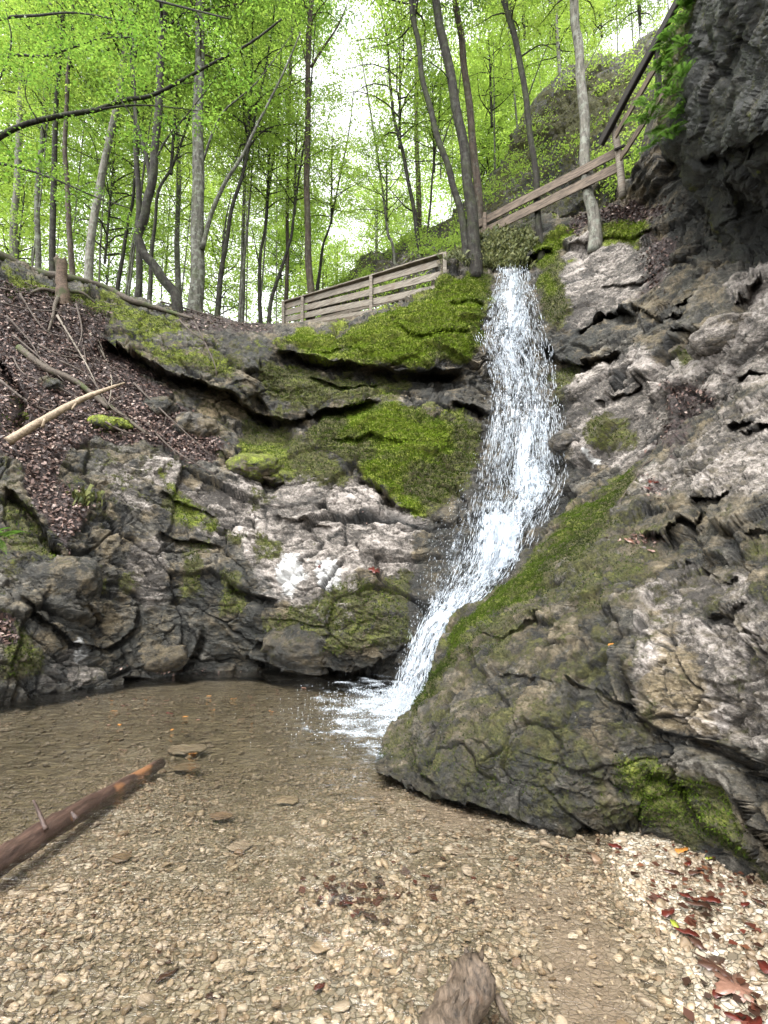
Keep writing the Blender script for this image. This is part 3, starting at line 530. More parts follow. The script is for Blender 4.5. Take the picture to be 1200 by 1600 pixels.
# pebbles
def ico(sub):
    import bmesh
    b = bmesh.new(); bmesh.ops.create_icosphere(b, subdivisions=sub, radius=1); V = np.array([v.co[:] for v in b.verts]); Fc = np.array([[v.index for v in f.verts] for f in b.faces]); b.free(); return V, Fc
I1 = ico(1); I2 = ico(2)
def pebbles(n, dlo, dhi, base, rlo, rhi, flat=.55):
    V0, F0 = base; D = np.sqrt(rng.uniform(dlo**2, dhi**2, n)); X = rng.uniform(-.86, .86, n)*(D+.1)
    px, py = proj(np.stack([X, D, np.zeros(n)], -1)); ok = (py > np.interp(px, *zip(*BBOT))-26) | (px < 575)
    ok &= rng.random(n) > .80*mud_(X, D); X, D = X[ok], D[ok]; n = len(X); r = rlo*(rhi/rlo)**(rng.random(n)**1.7); z = bedz(X, D)
    dirs = rng.normal(size=(n, 5, 3)); dirs /= np.linalg.norm(dirs, axis=2)[..., None]; cut = rng.uniform(.45, .85, (n, 5)); dd = np.einsum('vj,nkj->nvk', V0, dirs); ex = np.clip(dd-cut[:, None], 0, None); V = V0[None]-np.einsum('nvk,nkj->nvj', ex, dirs); V = V*(1+.07*rng.normal(size=(n, len(V0), 1)).clip(-1.5, 1.5))*r[:, None, None]
    V = V*np.stack([np.ones(n), rng.uniform(.55, .95, n), rng.uniform(.35, .35+flat*.6, n)], -1)[:, None]
    a = rng.uniform(0, 6.28, n); c, s = np.cos(a)[:, None], np.sin(a)[:, None]; tl = rng.normal(0, .25, (n, 2))
    x = V[..., 0]*c-V[..., 1]*s; y = V[..., 0]*s+V[..., 1]*c; zz = V[..., 2]+x*tl[:, :1]+y*tl[:, 1:]
    P = np.stack([x+X[:, None], y+D[:, None], zz+(z+r*.18)[:, None]], -1)
    Fc = (F0[None]+np.arange(n)[:, None, None]*len(V0)).reshape(-1, 3); return P.reshape(-1, 3), Fc, np.repeat(rng.random(n), len(V0))
t = NT('pebble_stone'); r_ = t.attr('rnd'); p = t.pos()
c = t.ramp(r_, [(0, (.14, .10, .065)), (.12, (.34, .27, .19)), (.32, (.50, .43, .32)), (.55, (.62, .56, .46)), (.70, (.40, .355, .30)), (.86, (.74, .70, .62)), (.95, (.26, .21, .16)), (1, (.20, .12, .08))])
c = t.mix(t.math('MULTIPLY', t.noise(p, 60, 5, .7), .55), c, (.22, .18, .12)); dry = t.node('ShaderNodeSeparateXYZ'); t.put(dry.inputs[0], p)
dm = t.ramp(t.math('MULTIPLY_ADD', t.noise(p, 2.2, 6, .7), .22, t.math('MULTIPLY_ADD', dry.outputs[2], -1.0, -.11)), [(.05, 0.0), (.22, .88)])
c = t.mix(1.0, c, (.96, .88, .80), 'MULTIPLY'); c = t.mix(t.ramp(dry.outputs[2], [(.0, 0.0), (.02, 1.0)]), c, t.mix(1.0, c, (.54, .53, .52), 'MULTIPLY')); PEB = t.fin(t.mix(dm, c, (.17, .135, .085)), .42, t.bump(t.noise(p, 160, 4, .7), .35, .004), .45)
parts = [pebbles(15000, .9, 3.0, I2, .005, .024), pebbles(19000, 2.6, 5.2, I1, .007, .024), pebbles(700, 1.0, 5.0, I2, .022, .042), pebbles(3000, 4.5, 8, I1, .02, .05)]
V = []; Fs = []; A_ = []; n = 0
for P_, F_, a_ in parts: V.append(P_); Fs.append(F_+n); A_.append(a_); n += len(P_)
tag(mesh_from('gravel', np.concatenate(V), np.concatenate(Fs), PEB, None, False, {'rnd': np.concatenate(A_)}), kind='stuff', label='pale cream and tan pebbles covering the pool floor and beach')
# water surface
gy2 = np.geomspace(.35, 11.5, 620); gx2 = np.linspace(-1, 1, 560); Y2, X2 = np.meshgrid(gy2, gx2, indexing='ij'); X2 = X2*(Y2*.92+.8)
FALL = np.array([.35, 6.3]); dist = np.hypot(X2-FALL[0]*1.0, (Y2-FALL[1])*.8); q = np.stack([X2, Y2, 0*X2], -1)
calm = np.exp(-dist/2.3); rip = .014*fbm(q*np.array([5, 6, 1]), 4)*np.exp(-dist/1.0)
swl = .0035*(1-2*np.abs(pn(np.stack([X2*2.6+Y2*2.0, Y2*5-X2*2.2, 0*X2], -1))))+.0012*fbm(q*14, 2)
px2, py2 = proj(q); env_ = area(px2, py2, fbm(q*2, 3), [[(430, 1290), (560, 1280), (600, 1340), (640, 1480), (560, 1600), (470, 1560), (410, 1420)]], 70)
qr = np.stack([(X2*.8+Y2*.6)*7, (Y2*.8-X2*.6)*2.4, 0*X2], -1); qr = qr+.5*np.stack([pn(q*5), pn(q*5+9), 0*X2], -1)
Z2 = rip+swl*(.5+calm)+env_*.03*(1-2*np.abs(pn(qr)))+.003*env_*fbm(q*22, 2); nzw = fbm(q*3, 4)
foam = area(px2, py2, nzw, [[(600, 1050), (690, 1040), (690, 1080), (650, 1130), (605, 1185), (575, 1180), (545, 1150), (520, 1110), (535, 1075), (560, 1060)]], 70)
t = NT('pool_water'); p = t.pos(); t.n.remove(t.b)
w1 = t.noise(t.map(p, (1, 1.7, 1), (0, 0, .5)), 5, 4, .6, .8); w2 = t.noise(t.map(p, (1.0, 2.2, 1), (0, 0, -.35)), 15, 4, .65, 1.0)
foamf = t.noise(p, 30, 9, .8, .8)
h = t.math('ADD', w1, t.math('MULTIPLY', w2, .32)); nb = t.bump(h, .7, .04)
fr = t.node('ShaderNodeFresnel'); fr.inputs[0].default_value = 1.33; t.put(fr.inputs['Normal'], nb)
tr = t.node('ShaderNodeBsdfTransparent'); tr.inputs[0].default_value = (.985, .965, .925, 1)
gl = t.node('ShaderNodeBsdfGlossy'); gl.inputs['Roughness'].default_value = .03; t.put(gl.inputs['Normal'], nb)
m1 = t.node('ShaderNodeMixShader'); t.put(m1.inputs[0], t.math('MULTIPLY', fr.outputs[0], 2.1, clamp=True)); t.put(m1.inputs[1], tr.outputs[0]); t.put(m1.inputs[2], gl.outputs[0])
df = t.node('ShaderNodeBsdfDiffuse'); df.inputs[0].default_value = (.50, .55, .60, 1)
fm = t.ramp(t.math('ADD', t.attr('foam'), t.math('MULTIPLY_ADD', foamf, 3.0, -1.75)), [(.45, 0.0), (1.05, .85)])
m2 = t.node('ShaderNodeMixShader'); t.put(m2.inputs[0], t.math('MULTIPLY', fm, t.ramp(t.attr('foam'), [(.02, 0.0), (.15, 1.0)]))); t.put(m2.inputs[1], m1.outputs[0]); t.put(m2.inputs[2], df.outputs[0]); t.put(t.out.inputs[0], m2.outputs[0])
o = mesh_from('water', np.stack([X2, Y2, Z2], -1).reshape(-1, 3), grid_faces(*X2.shape)[:, ::-1], t.m, None, True, {'foam': foam.reshape(-1)})
tag(o, kind='structure', label='clear rippled water of the plunge pool')
# ---------------------------------------------------------------- waterfall
WF = [(420, 773, 818), (430, 772, 823), (450, 769, 828), (480, 762, 838), (510, 753, 846), (535, 740, 853), (552, 750, 858), (600, 766, 866), (650, 762, 876), (700, 752, 882), (740, 742, 882), (770, 738, 878), (800, 728, 862), (830, 728, 842), (870, 716, 822), (900, 700, 806), (935, 678, 772), (980, 650, 710), (1020, 634, 688), (1060, 616, 684), (1096, 596, 676)]
VEIL = [(440, 765, 832), (540, 736, 856), (600, 752, 870), (700, 738, 884), (760, 715, 882), (800, 690, 866), (850, 668, 835), (900, 655, 806), (950, 645, 760), (1000, 634, 704), (1050, 618, 686), (1096, 600, 676)]
FD = [(420, 12.35), (440, 12.15), (480, 11.9), (540, 11.45), (600, 11.25), (650, 10.95), (700, 10.6), (750, 10.1), (800, 9.45), (850, 8.85), (900, 8.4), (950, 8.0), (1000, 7.7), (1050, 7.4), (1096, 7.05)]
def fallpos(y, a, tab, off=.0):
    T = np.array(tab, float); L = np.interp(y, T[:, 0], T[:, 1]); R = np.interp(y, T[:, 0], T[:, 2]); x = L+(R-L)*a
    D = np.interp(y, *zip(*FD)); s = surf(x, y); D = np.minimum(D, s[..., 1]-.06)
    return at(x, y, D-off)
def smooth_rows(P, k=5):
    Q = P.copy()
    for _ in range(k): Q[1:-1] = (Q[:-2]+Q[1:-1]*2+Q[2:])/4; Q[:, 1:-1] = (Q[:, :-2]+Q[:, 1:-1]*2+Q[:, 2:])/4
    return Q
def fall_mat(name, lo, hi, ax, al, seed, alpha=1.0):
    t = NT(name); t.n.remove(t.b); cx = t.node('ShaderNodeCombineXYZ'); t.put(cx.inputs[0], t.math('MULTIPLY', t.attr('fa'), ax)); t.put(cx.inputs[1], t.math('MULTIPLY', t.attr('fs'), al)); cx.inputs[2].default_value = seed
    n = t.noise(cx.outputs[0], 1, 5, .72, .6); n2 = t.noise(t.map(cx.outputs[0], (4, 5, 1)), 1, 3, .7)
    k = t.math('ADD', t.math('MULTIPLY_ADD', n2, .45, t.math('MULTIPLY', n, .75)), t.attr('dens'))
    f = t.ramp(k, [(lo, 0.0), (hi, alpha)])
    tr = t.node('ShaderNodeBsdfTransparent'); df = t.node('ShaderNodeBsdfDiffuse'); tl = t.node('ShaderNodeBsdfTranslucent'); gl = t.node('ShaderNodeBsdfGlossy'); gl.inputs['Roughness'].default_value = .25
    col = t.mix(n2, (.33, .40, .48), (.66, .72, .78)); t.put(df.inputs[0], col); t.put(tl.inputs[0], col); nb = t.bump(k, .35, .03); t.put(df.inputs['Normal'], nb); t.put(gl.inputs['Normal'], nb)
    a = t.node('ShaderNodeMixShader'); a.inputs[0].default_value = .3; t.put(a.inputs[1], df.outputs[0]); t.put(a.inputs[2], tl.outputs[0])
    b = t.node('ShaderNodeMixShader'); b.inputs[0].default_value = .12; t.put(b.inputs[1], a.outputs[0]); t.put(b.inputs[2], gl.outputs[0])
    c = t.node('ShaderNodeMixShader'); t.put(c.inputs[0], f); t.put(c.inputs[1], tr.outputs[0]); t.put(c.inputs[2], b.outputs[0]); t.put(t.out.inputs[0], c.outputs[0]); return t.m
def sheet(name, tab, off, mat, seed, dens0):
    y = np.linspace(tab[0][0], 1097, 330); a = np.linspace(0, 1, 60); Yg, Ag = np.meshgrid(y, a, indexing='ij'); P = smooth_rows(fallpos(Yg, Ag, tab, off), 4)
    ds = np.linalg.norm(np.diff(P[:, 30], axis=0), axis=1); fs = np.concatenate([[0], np.cumsum(ds)])[:, None]+0*Ag
    T = np.array(tab, float); w = np.interp(Yg, T[:, 0], T[:, 2]-T[:, 1])*P[..., 1]/F; fa = Ag*w+seed
    q = np.stack([fa*2.2, fs*.35, 0*fs+seed], -1); P[..., 1] -= .09*fbm(q*2, 3)
    edge = np.minimum(Ag, 1-Ag); dens = -.26*(1-sst(0, .30, edge))+.16*fbm(np.stack([fa*4.0, fs*.55, 0*fs+seed], -1), 2)+dens0(Yg, Ag)
    return mesh_from(name, P.reshape(-1, 3), grid_faces(330, 60), mat, None, True, {'fs': fs.reshape(-1), 'fa': fa.reshape(-1), 'dens': dens.reshape(-1)})
dcore = lambda y, a: -.034+np.where(y < 640, -.02-.05*sst(540, 600, y), -.005)+.10*np.exp(-((y-800)/60)**2)*(a-.3)-.0*sst(860, 960, y)-.08*sst(560, 700, y)*sst(1.0, .0, a)*(y < 800)
dveil = lambda y, a: -.03+0*a+.05*a
w1 = sheet('waterfall', WF, .10, fall_mat('falling_water', .52, .64, 15, 3.6, 1.0), 0, dcore)
w2 = sheet('falling_veil', VEIL, .02, fall_mat('thin_water', .58, .78, 20, 4, 5.0, .7), 7, dveil)
w3 = sheet('falling_strands', WF, .24, fall_mat('white_strands', .58, .70, 24, 5.5, 9.0), 3, dcore)
for w in (w2, w3): w.parent = w1
tag(w1, kind='structure', label='white waterfall tumbling down the rock into the pool')
t = NT('water_drop')
t.n.remove(t.b); df = t.node('ShaderNodeBsdfDiffuse'); df.inputs[0].default_value = (.72, .77, .82, 1); tl = t.node('ShaderNodeBsdfTranslucent'); tl.inputs[0].default_value = (.72, .77, .82, 1); mx = t.node('ShaderNodeMixShader'); mx.inputs[0].default_value = .45; t.put(mx.inputs[1], df.outputs[0]); t.put(mx.inputs[2], tl.outputs[0]); t.put(t.out.inputs[0], mx.outputs[0]); DROP = t.m
def drops(n, tab, ylo, yhi, offs, wlo, whi, ll, power=1.0, spread=0.0, bias=.5):
    y = rng.uniform(ylo, yhi, n); a = rng.beta(1.3, 1.3, n) if bias == .5 else rng.beta(2.2*bias+.4, 1.4, n)
    a = a+rng.normal(0, spread, n); P = fallpos(y, a, tab, 0); Q = fallpos(np.minimum(y+12, 1097), a, tab, 0)
    T = Q-P; T /= np.linalg.norm(T, axis=1)[:, None]+1e-9; sp = sst(560, 700, y); T[:, 0] += rng.normal(0, .10, n); T[:, 2] -= .3
    T /= np.linalg.norm(T, axis=1)[:, None]; P[:, 1] -= rng.uniform(*offs, n); P[:, 2] += rng.normal(0, .02, n)
    L = rng.uniform(*ll, n); w = rng.uniform(wlo, whi, n); A = np.cross(T, [0, 1, .1]); A /= np.linalg.norm(A, axis=1)[:, None]; B = np.cross(T, A)
    V = np.stack([P-T*L[:, None]*.6, P+A*w[:, None], P+B*w[:, None], P-A*w[:, None], P-B*w[:, None], P+T*L[:, None]*.4], 1)
    f = np.array([[0, 1, 2], [0, 2, 3], [0, 3, 4], [0, 4, 1], [5, 2, 1], [5, 3, 2], [5, 4, 3], [5, 1, 4]])
    return V.reshape(-1, 3), (f[None]+np.arange(n)[:, None, None]*6).reshape(-1, 3)
sets = [drops(2000, WF, 428, 720, (.08, .32), .002, .005, (.10, .32)), drops(700, WF, 430, 660, (.1, .4), .006, .011, (.04, .09)), drops(1800, WF, 660, 880, (.05, .30), .002, .005, (.08, .24)), drops(1700, WF, 860, 1095, (.03, .2), .002, .005, (.06, .18)),
        drops(2600, VEIL, 700, 1095, (.0, .25), .0015, .0035, (.02, .06), spread=.03), drops(260, VEIL, 440, 760, (.0, .45), .002, .004, (.04, .10), spread=.01)]
# splash where the fall meets the pool
ns = 5200; ang_ = rng.uniform(0, 6.28, ns); rr = np.abs(rng.normal(0, .50, ns)); SX = .20+rr*np.cos(ang_)*1.15; SY = 6.55+rr*np.sin(ang_)*1.5; SZ = np.abs(rng.normal(0, .07, ns))*(rng.random(ns) < .6)*np.exp(-rr)+.01
k_ = rng.uniform(.0025, .0065, ns); V0 = np.array([[0, 0, 1.2], [1, 0, 0], [0, 1, 0], [-1, 0, 0], [0, -1, 0], [0, 0, -1.2]]); Vs = (V0[None]*k_[:, None, None]+np.stack([SX, SY, SZ], -1)[:, None]).reshape(-1, 3)
sets.append((Vs, (np.array([[0, 1, 2], [0, 2, 3], [0, 3, 4], [0, 4, 1], [5, 2, 1], [5, 3, 2], [5, 4, 3], [5, 1, 4]])[None]+np.arange(ns)[:, None, None]*6).reshape(-1, 3)))
V = []; Fs = []; n = 0
for P_, F_ in sets: V.append(P_); Fs.append(F_+n); n += len(P_)
tag(mesh_from('water_drops', np.concatenate(V), np.concatenate(Fs), DROP, None, True), kind='stuff', label='flying drops and streaks of the waterfall')
# ---------------------------------------------------------------- trees
def bark_mat(name, dark, light, lich=0.0, moss=.15):
    t = NT(name); p = t.pos(); v = t.noise(t.map(p, (14, 14, 3)), 1, 6, .7); l = t.noise(p, 7, 5, .7)
    c = t.mix(t.ramp(v, [(.35, 0.0), (.65, 1.0)]), dark, light)
    c = t.mix(t.math('MULTIPLY', t.ramp(l, [(.5, 0.0), (.6, 1.0)]), lich), c, (.24, .26, .215))
    c = t.mix(t.math('MULTIPLY', t.ramp(t.noise(p, 2.6, 4, .7), [(.48, 0.0), (.62, 1.0)]), moss), c, (.05, .07, .015))
    return t.fin(c, .85, t.bump(v, .6, .03), .2)
BK_D = bark_mat('dark_bark', (.008, .007, .006), (.036, .032, .026), .1, .25); BK_G = bark_mat('grey_lichen_bark', (.028, .027, .022), (.12, .115, .095), .5, .3)
BK_B = bark_mat('brown_bark', (.018, .013, .010), (.08, .06, .046), .15, .2); BK_P = bark_mat('pale_bark', (.05, .047, .04), (.21, .195, .165), .6, .12)
def leaf_mat(name, a, b, tra, trb, tw=.5):
    t = NT(name); t.n.remove(t.b); r = t.attr('rnd'); oi = t.node('ShaderNodeObjectInfo').outputs['Random']
    k = t.math('ADD', t.math('MULTIPLY', r, .65), t.math('MULTIPLY', oi, .35)); df = t.node('ShaderNodeBsdfDiffuse'); tl = t.node('ShaderNodeBsdfTranslucent'); gl = t.node('ShaderNodeBsdfGlossy'); gl.inputs['Roughness'].default_value = .45
    t.put(df.inputs[0], t.mix(k, a, b)); t.put(tl.inputs[0], t.mix(k, tra, trb)); m = t.node('ShaderNodeMixShader'); m.inputs[0].default_value = tw
    t.put(m.inputs[1], df.outputs[0]); t.put(m.inputs[2], tl.outputs[0]); m2 = t.node('ShaderNodeMixShader'); m2.inputs[0].default_value = .04; t.put(m2.inputs[1], m.outputs[0]); t.put(m2.inputs[2], gl.outputs[0]); t.put(t.out.inputs[0], m2.outputs[0]); return t.m
LEAF_N = leaf_mat('beech_leaf', (.045, .10, .018), (.12, .20, .04), (.10, .25, .025), (.40, .58, .085))
LEAF_F = leaf_mat('young_leaf', (.09, .16, .025), (.20, .29, .06), (.20, .37, .04), (.60, .77, .14), .55)
def leaf_quads(C, N, size, asp=.55):
    n = len(C); N = N/(np.linalg.norm(N, axis=1)[:, None]+1e-9); r = rng.normal(size=(n, 3)); A = np.cross(N, r); A /= np.linalg.norm(A, axis=1)[:, None]; B = np.cross(N, A); s = (size*rng.uniform(.6, 1.25, n))[:, None]
    V = np.stack([C-A*s*.5, C+B*s*asp*.5+N*s*.12, C+A*s*.5, C-B*s*asp*.5+N*s*.12], 1).reshape(-1, 3); return V, np.arange(n*4).reshape(n, 4)
def spray_leaves(cent, rad, per, size, flat=.16, tilt=.25):
    n = len(cent); up = np.stack([rng.normal(0, tilt, n), rng.normal(0, tilt, n), np.ones(n)], -1); up /= np.linalg.norm(up, axis=1)[:, None]
    i = np.repeat(np.arange(n), per); m = len(i); off = rng.normal(size=(m, 3))*rad[i][:, None]*.55; h = (off*up[i]).sum(1)[:, None]; off = off-up[i]*h*(1-flat)
    C = cent[i]+off; N = up[i]+rng.normal(0, .42, (m, 3)); V, Fc = leaf_quads(C, N, size); sh = np.repeat(rng.random(n), per); return V, Fc, np.repeat(np.clip(.5*sh+.5*rng.random(m), 0, 1), 4)
def limbs(H, Rr, n, h0, rise, up=.35, lens=5):
    out = []
    for k in range(n):
        f = (k+.5)/n; a = k*2.39996+random.uniform(-.4, .4); L = Rr*(1-.65*abs(f-.35))*random.uniform(.75, 1.15); z0 = h0+(H-h0)*f; P = []; ph = random.uniform(0, 6)
        for j in range(lens+1):
            s = j/lens; P.append((math.cos(a+.25*math.sin(ph+s*3))*L*s, math.sin(a+.25*math.sin(ph+s*3))*L*s, z0+rise*L*s**.8*(1-.35*s)+random.uniform(-.05, .05)))
        out.append((np.array(P), .035*(1-.5*f)*Rr/2.5))
    return out
def crown_tpl(name, H, Rr, nl, per, size, mat, bmat, rise=.45, spr=5):
    lb = limbs(H, Rr, nl, 0, rise); m = MB(); cents = []; rads = []
    for P, r in lb:
        m.tube(P, np.linspace(r, r*.2, len(P)), 5, cap=False)
        L = np.linalg.norm(P[-1]-P[0])
        for j in range(spr):
            s = .3+.75*(j+random.random())/spr; q = P[0]+(P[-1]-P[0])*s; k = min(int(s*(len(P)-1)), len(P)-2); q = P[k]+(P[k+1]-P[k])*(s*(len(P)-1)-k) if s < 1 else q
            off = np.array([random.gauss(0, .22*L*s), random.gauss(0, .22*L*s), random.gauss(.0, .12*L)]); c = q+off; cents.append(c); rads.append(random.uniform(.35, .62)*Rr/2.4)
            if random.random() < .6: m.tube([q, (q+c)/2+[0, 0, .04], c], [r*.3, r*.18, r*.08], 4, cap=False)
    m.tube([(0, 0, -.3), (0.03, 0, H*.5), (0, .03, H*1.05)], [.06, .045, .01], 6, cap=False)
    V, Fc, a = spray_leaves(np.array(cents), np.array(rads), per, size)
    br = m.build('branches', bmat); cr = mesh_from('crown', V, Fc, mat, None, False, {'rnd': a}); 
    for o in (br, cr): COL.objects.unlink(o)
    return br.data, cr.data
TP = [crown_tpl('a', 8, 3.2, 34, 62, .105, LEAF_N, BK_D), crown_tpl('b', 6, 2.6, 28, 60, .10, LEAF_F, BK_D), crown_tpl('c', 4.5, 2.2, 22, 56, .095, LEAF_F, BK_D, .3), crown_tpl('d', 9, 2.6, 28, 54, .105, LEAF_N, BK_B, .6),
      crown_tpl('e', 12, 4.2, 46, 64, .19, LEAF_F, BK_D, .45)]
def add_crown(root, tpl, z, sc=1.0, rot=None, xy=(0, 0), mat=None):
    for nm, me in zip(('branches', 'crown'), TP[tpl]):
        o = bpy.data.objects.new(nm, me); COL.objects.link(o); o.parent = root; o.location = (xy[0], xy[1], z); o.scale = (sc, sc, sc); o.rotation_euler = (0, 0, random.uniform(0, 6.28) if rot is None else rot)
        if rot is None and nm == 'branches': rot = o.rotation_euler[2]
def tree(path, D, w0, w1, bark, label, crowns, limbs_px=(), group=None, name='beech_tree', deep=1.2, dtop=0.0):
    """path: traced pixels bottom to top; D distance; w widths in pixels"""
    n = len(path); Ds = np.linspace(D, D+dtop, n); P = np.array([at(x, y, d) for (x, y), d in zip(path, Ds)]); px_m = D/F*1.08
    R = np.linspace(w0, w1, n)*px_m*.5; T = P[-1]-P[-2]; T /= np.linalg.norm(T)
    top = P[-1]+T*max(1.5, 15-P[-1][2]+9)*np.array([.6, .6, 1.0]); P = np.vstack([P[0]-[0, 0, deep], P, (P[-1]+top)/2+[.1, 0, 0], top]); R = np.concatenate([[R[0]*1.35], R, [R[-1]*.75, R[-1]*.3]]); R[1] *= 1.08
    base = P[0]; root = empty(name, base, label, 'tree', group); m = MB(); Q, RR = smooth_path(P, R, 5); k = np.arange(len(Q)); Q[:, 0] += .02*np.sin(k*.9+D); m.tube(Q, RR, 12, .10)
    m.V = [v-base for v in m.V]; m.build('trunk', bark, root, None, True)
    for lp, ld, lw in limbs_px:
        b = MB(); Pl = np.array([at(x, y, d) for (x, y), d in zip(lp, np.linspace(ld[0], ld[1], len(lp)))])-base; b.tube(Pl, np.linspace(lw, lw*.25, len(lp))*px_m*.5, 7, .08, sub=4); b.build('limb', bark, root, None, True)
    for (tpl, y, sc) in crowns:
        ys = [q[1] for q in path]; xx = np.interp(-y, [-q for q in ys], [q[0] for q in path]); c = at(xx, y, D)-base if y >= ys[-1] else (P[-3]+(top-P[-3])*(ys[-1]-y)/500)-base
        add_crown(root, tpl, c[2], sc, None, (c[0], c[1]))
    return root
HERO = [
 ([(278, 474), (262, 445), (240, 415), (222, 390), (216, 370), (226, 335), (236, 290), (243, 230), (250, 120), (257, 0)], 13.0, 15, 12, BK_D, 'dark tree with a sharply bent foot on the mossy ridge edge', [(0, 60, .9), (0, -150, 1.2)], [([(238, 300), (228, 240), (214, 190), (210, 120), (207, 50)], (13, 13.3), 8), ([(243, 250), (262, 215), (300, 170), (360, 90)], (13, 12.6), 4)]),
 ([(306, 474), (309, 380), (309, 260), (311, 130), (313, 0)], 13.6, 22, 14, BK_G, 'thick grey tree flecked with lichen, standing straight on the ridge', [(3, 120, 1.0), (0, -100, 1.2)], [([(316, 390), (330, 335), (352, 285), (378, 245), (402, 195), (440, 120), (470, 50)], (13.5, 13.0), 8), ([(318, 250), (345, 180), (400, 130), (455, 55)], (13.6, 12.5), 4)]),
 ([(486, 462), (481, 380), (480, 280), (481, 140), (486, 0)], 16.5, 11, 8, BK_B, 'slender brown tree rising behind the left end of the bridge railing', [(3, 60, .9)], [([(486, 105), (505, 75), (528, 40), (545, 0)], (16.5, 16), 5), ([(482, 120), (470, 60), (455, 10)], (16.5, 16), 3)]),
 ([(728, 378), (714, 310), (700, 262), (680, 200), (662, 130), (652, 60), (642, 0)], 12.9, 11, 8, BK_D, 'thin dark tree leaning left, leftmost of the close clump behind the moss ledge', [(1, 40, .9)], [([(690, 230), (700, 200), (715, 160)], (12.9, 12.5), 3)]),
 ([(741, 374), (734, 310), (726, 240), (710, 150), (692, 60), (680, 0)], 12.8, 18, 13, BK_D, 'thick blackish tree in the middle of the close clump behind the moss ledge', [(0, -60, 1.0)], [([(722, 230), (716, 150), (728, 60)], (12.8, 12.6), 3), ([(705, 130), (690, 110), (660, 90)], (12.8, 12.4), 3)]),
 ([(749, 345), (742, 250), (731, 150), (722, 70), (712, 0)], 13.8, 13, 10, BK_B, 'reddish brown tree, rightmost of the close clump behind the moss ledge', [(3, -30, 1.0)], []),
 ([(842, 345), (834, 250), (822, 160), (810, 80), (788, 0)], 12.5, 9, 10, BK_D, 'dark leaning tree in front of the plank railing, with a pale lichened foot', [(2, 40, .8), (0, -60, .8)], [([(822, 160), (840, 110), (860, 60)], (12.5, 12), 3), ([(812, 90), (845, 70), (868, 80)], (12.5, 12.2), 3)]),
 ([(926, 326), (916, 292), (914, 220), (909, 130), (902, 60), (896, 0)], 11.6, 17, 14, BK_P, 'pale lichened tree standing on brown leaves right of the waterfall head', [(2, 10, .8)], [([(909, 120), (925, 90), (940, 60)], (11.6, 11.3), 3)]),
 ([(138, 430), (148, 330), (172, 215), (192, 110), (206, 0)], 17, 12, 9, BK_P, 'pale grey tree leaning right, on the left skyline', [(0, 110, 1.0)], []),
 ([(20, 420), (23, 330), (28, 260), (34, 100)], 22, 11, 8, BK_P, 'hazy pale trunk at the far left edge of the wood', [(4, 150, .8)], []),
 ([(60, 420), (58, 310), (68, 190), (76, 80), (80, 0)], 20, 8, 6, BK_G, 'thin grey tree second from the left edge', [(1, 180, 1.0)], []),
 ([(82, 420), (84, 260), (92, 110), (101, 0)], 18, 9, 6, BK_D, 'straight dark tree left of the broken stump', [(0, 60, 1.0)], []),
 ([(113, 430), (105, 300), (102, 220), (106, 120)], 17, 8, 6, BK_B, 'brown tree directly behind the broken stump', [(1, 120, 1.0)], []),
 ([(185, 445), (196, 370), (206, 320), (214, 250)], 19, 6, 4, BK_D, 'thin sapling trunk leaning right on the ridge, left of the bent tree', [(2, 280, 1.0)], []),
 ([(216, 455), (218, 360), (214, 260), (211, 180), (206, 60)], 15, 10, 6, BK_D, 'dark tree just left of the bent tree, forking low', [(1, 110, 1.1)], [([(217, 330), (228, 240), (238, 170)], (15, 15), 4)]),
 ([(234, 455), (240, 370), (248, 300), (275, 245)], 16, 6, 4, BK_D, 'thin dark sapling between the bent tree and the thick grey tree', [(2, 260, 1.0)], []),
 ([(278, 465), (277, 380), (279, 260), (278, 180)], 21, 9, 6, BK_G, 'grey tree standing just left of the thick lichen flecked tree', [(4, 160, .7)], []),
 ([(340, 478), (350, 400), (362, 330), (384, 250)], 16, 8, 5, BK_D, 'dark tree leaning right, first to the right of the thick grey tree', [(1, 230, 1.0)], [([(347, 410), (352, 350), (362, 300)], (16, 16), 4)]),
 ([(379, 480), (380, 400), (382, 280)], 20, 7, 5, BK_G, 'thin grey trunk midway between the thick grey tree and the bridge', [(2, 300, 1.0)], []),
 ([(407, 490), (405, 420), (412, 370), (418, 320)], 18, 6, 4, BK_D, 'thin forked sapling left of the bridge end', [(2, 330, 1.0)], [([(406, 420), (400, 390), (392, 350)], (18, 18), 3)]),
 ([(420, 495), (432, 440), (450, 390), (460, 330)], 17, 6, 4, BK_D, 'thin dark sapling leaning right beside the bridge end', [(2, 320, .9)], []),
 ([(447, 480), (449, 380), (450, 240), (454, 90)], 19, 6, 4, BK_B, 'very slender straight tree at the left end of the bridge railing', [(3, 180, .8)], []),
 ([(497, 445), (504, 390), (518, 340)], 20, 5, 3, BK_D, 'small leaning sapling right of the slender brown tree', [(2, 340, .9)], []),
 ([(656, 395), (648, 340), (636, 270), (622, 210), (612, 160)], 17, 7, 5, BK_D, 'thin dark tree leaning left, left of the close clump', [(1, 220, 1.0)], [([(645, 330), (630, 320), (605, 290)], (17, 16.5), 3)]),
 ([(668, 395), (671, 330), (678, 260)], 17, 4, 3, BK_D, 'thread thin sapling just left of the close clump', [(2, 260, .8)], []),
 ([(655, 370), (652, 240), (650, 120)], 20, 9, 6, BK_B, 'faint brown trunk behind the close clump', [(3, 160, .9)], []),
 ([(620, 425), (612, 380), (604, 350)], 18, 5, 4, BK_G, 'short grey sapling stem above the bridge railing', [(2, 350, .8)], []),
 ([(876, 170), (873, 100), (870, 20)], 18, 7, 5, BK_P, 'pale tree high on the hillside behind the railing', [(2, 90, .9)], []),
]
for h in HERO: tree(*h[:7], limbs_px=h[7])
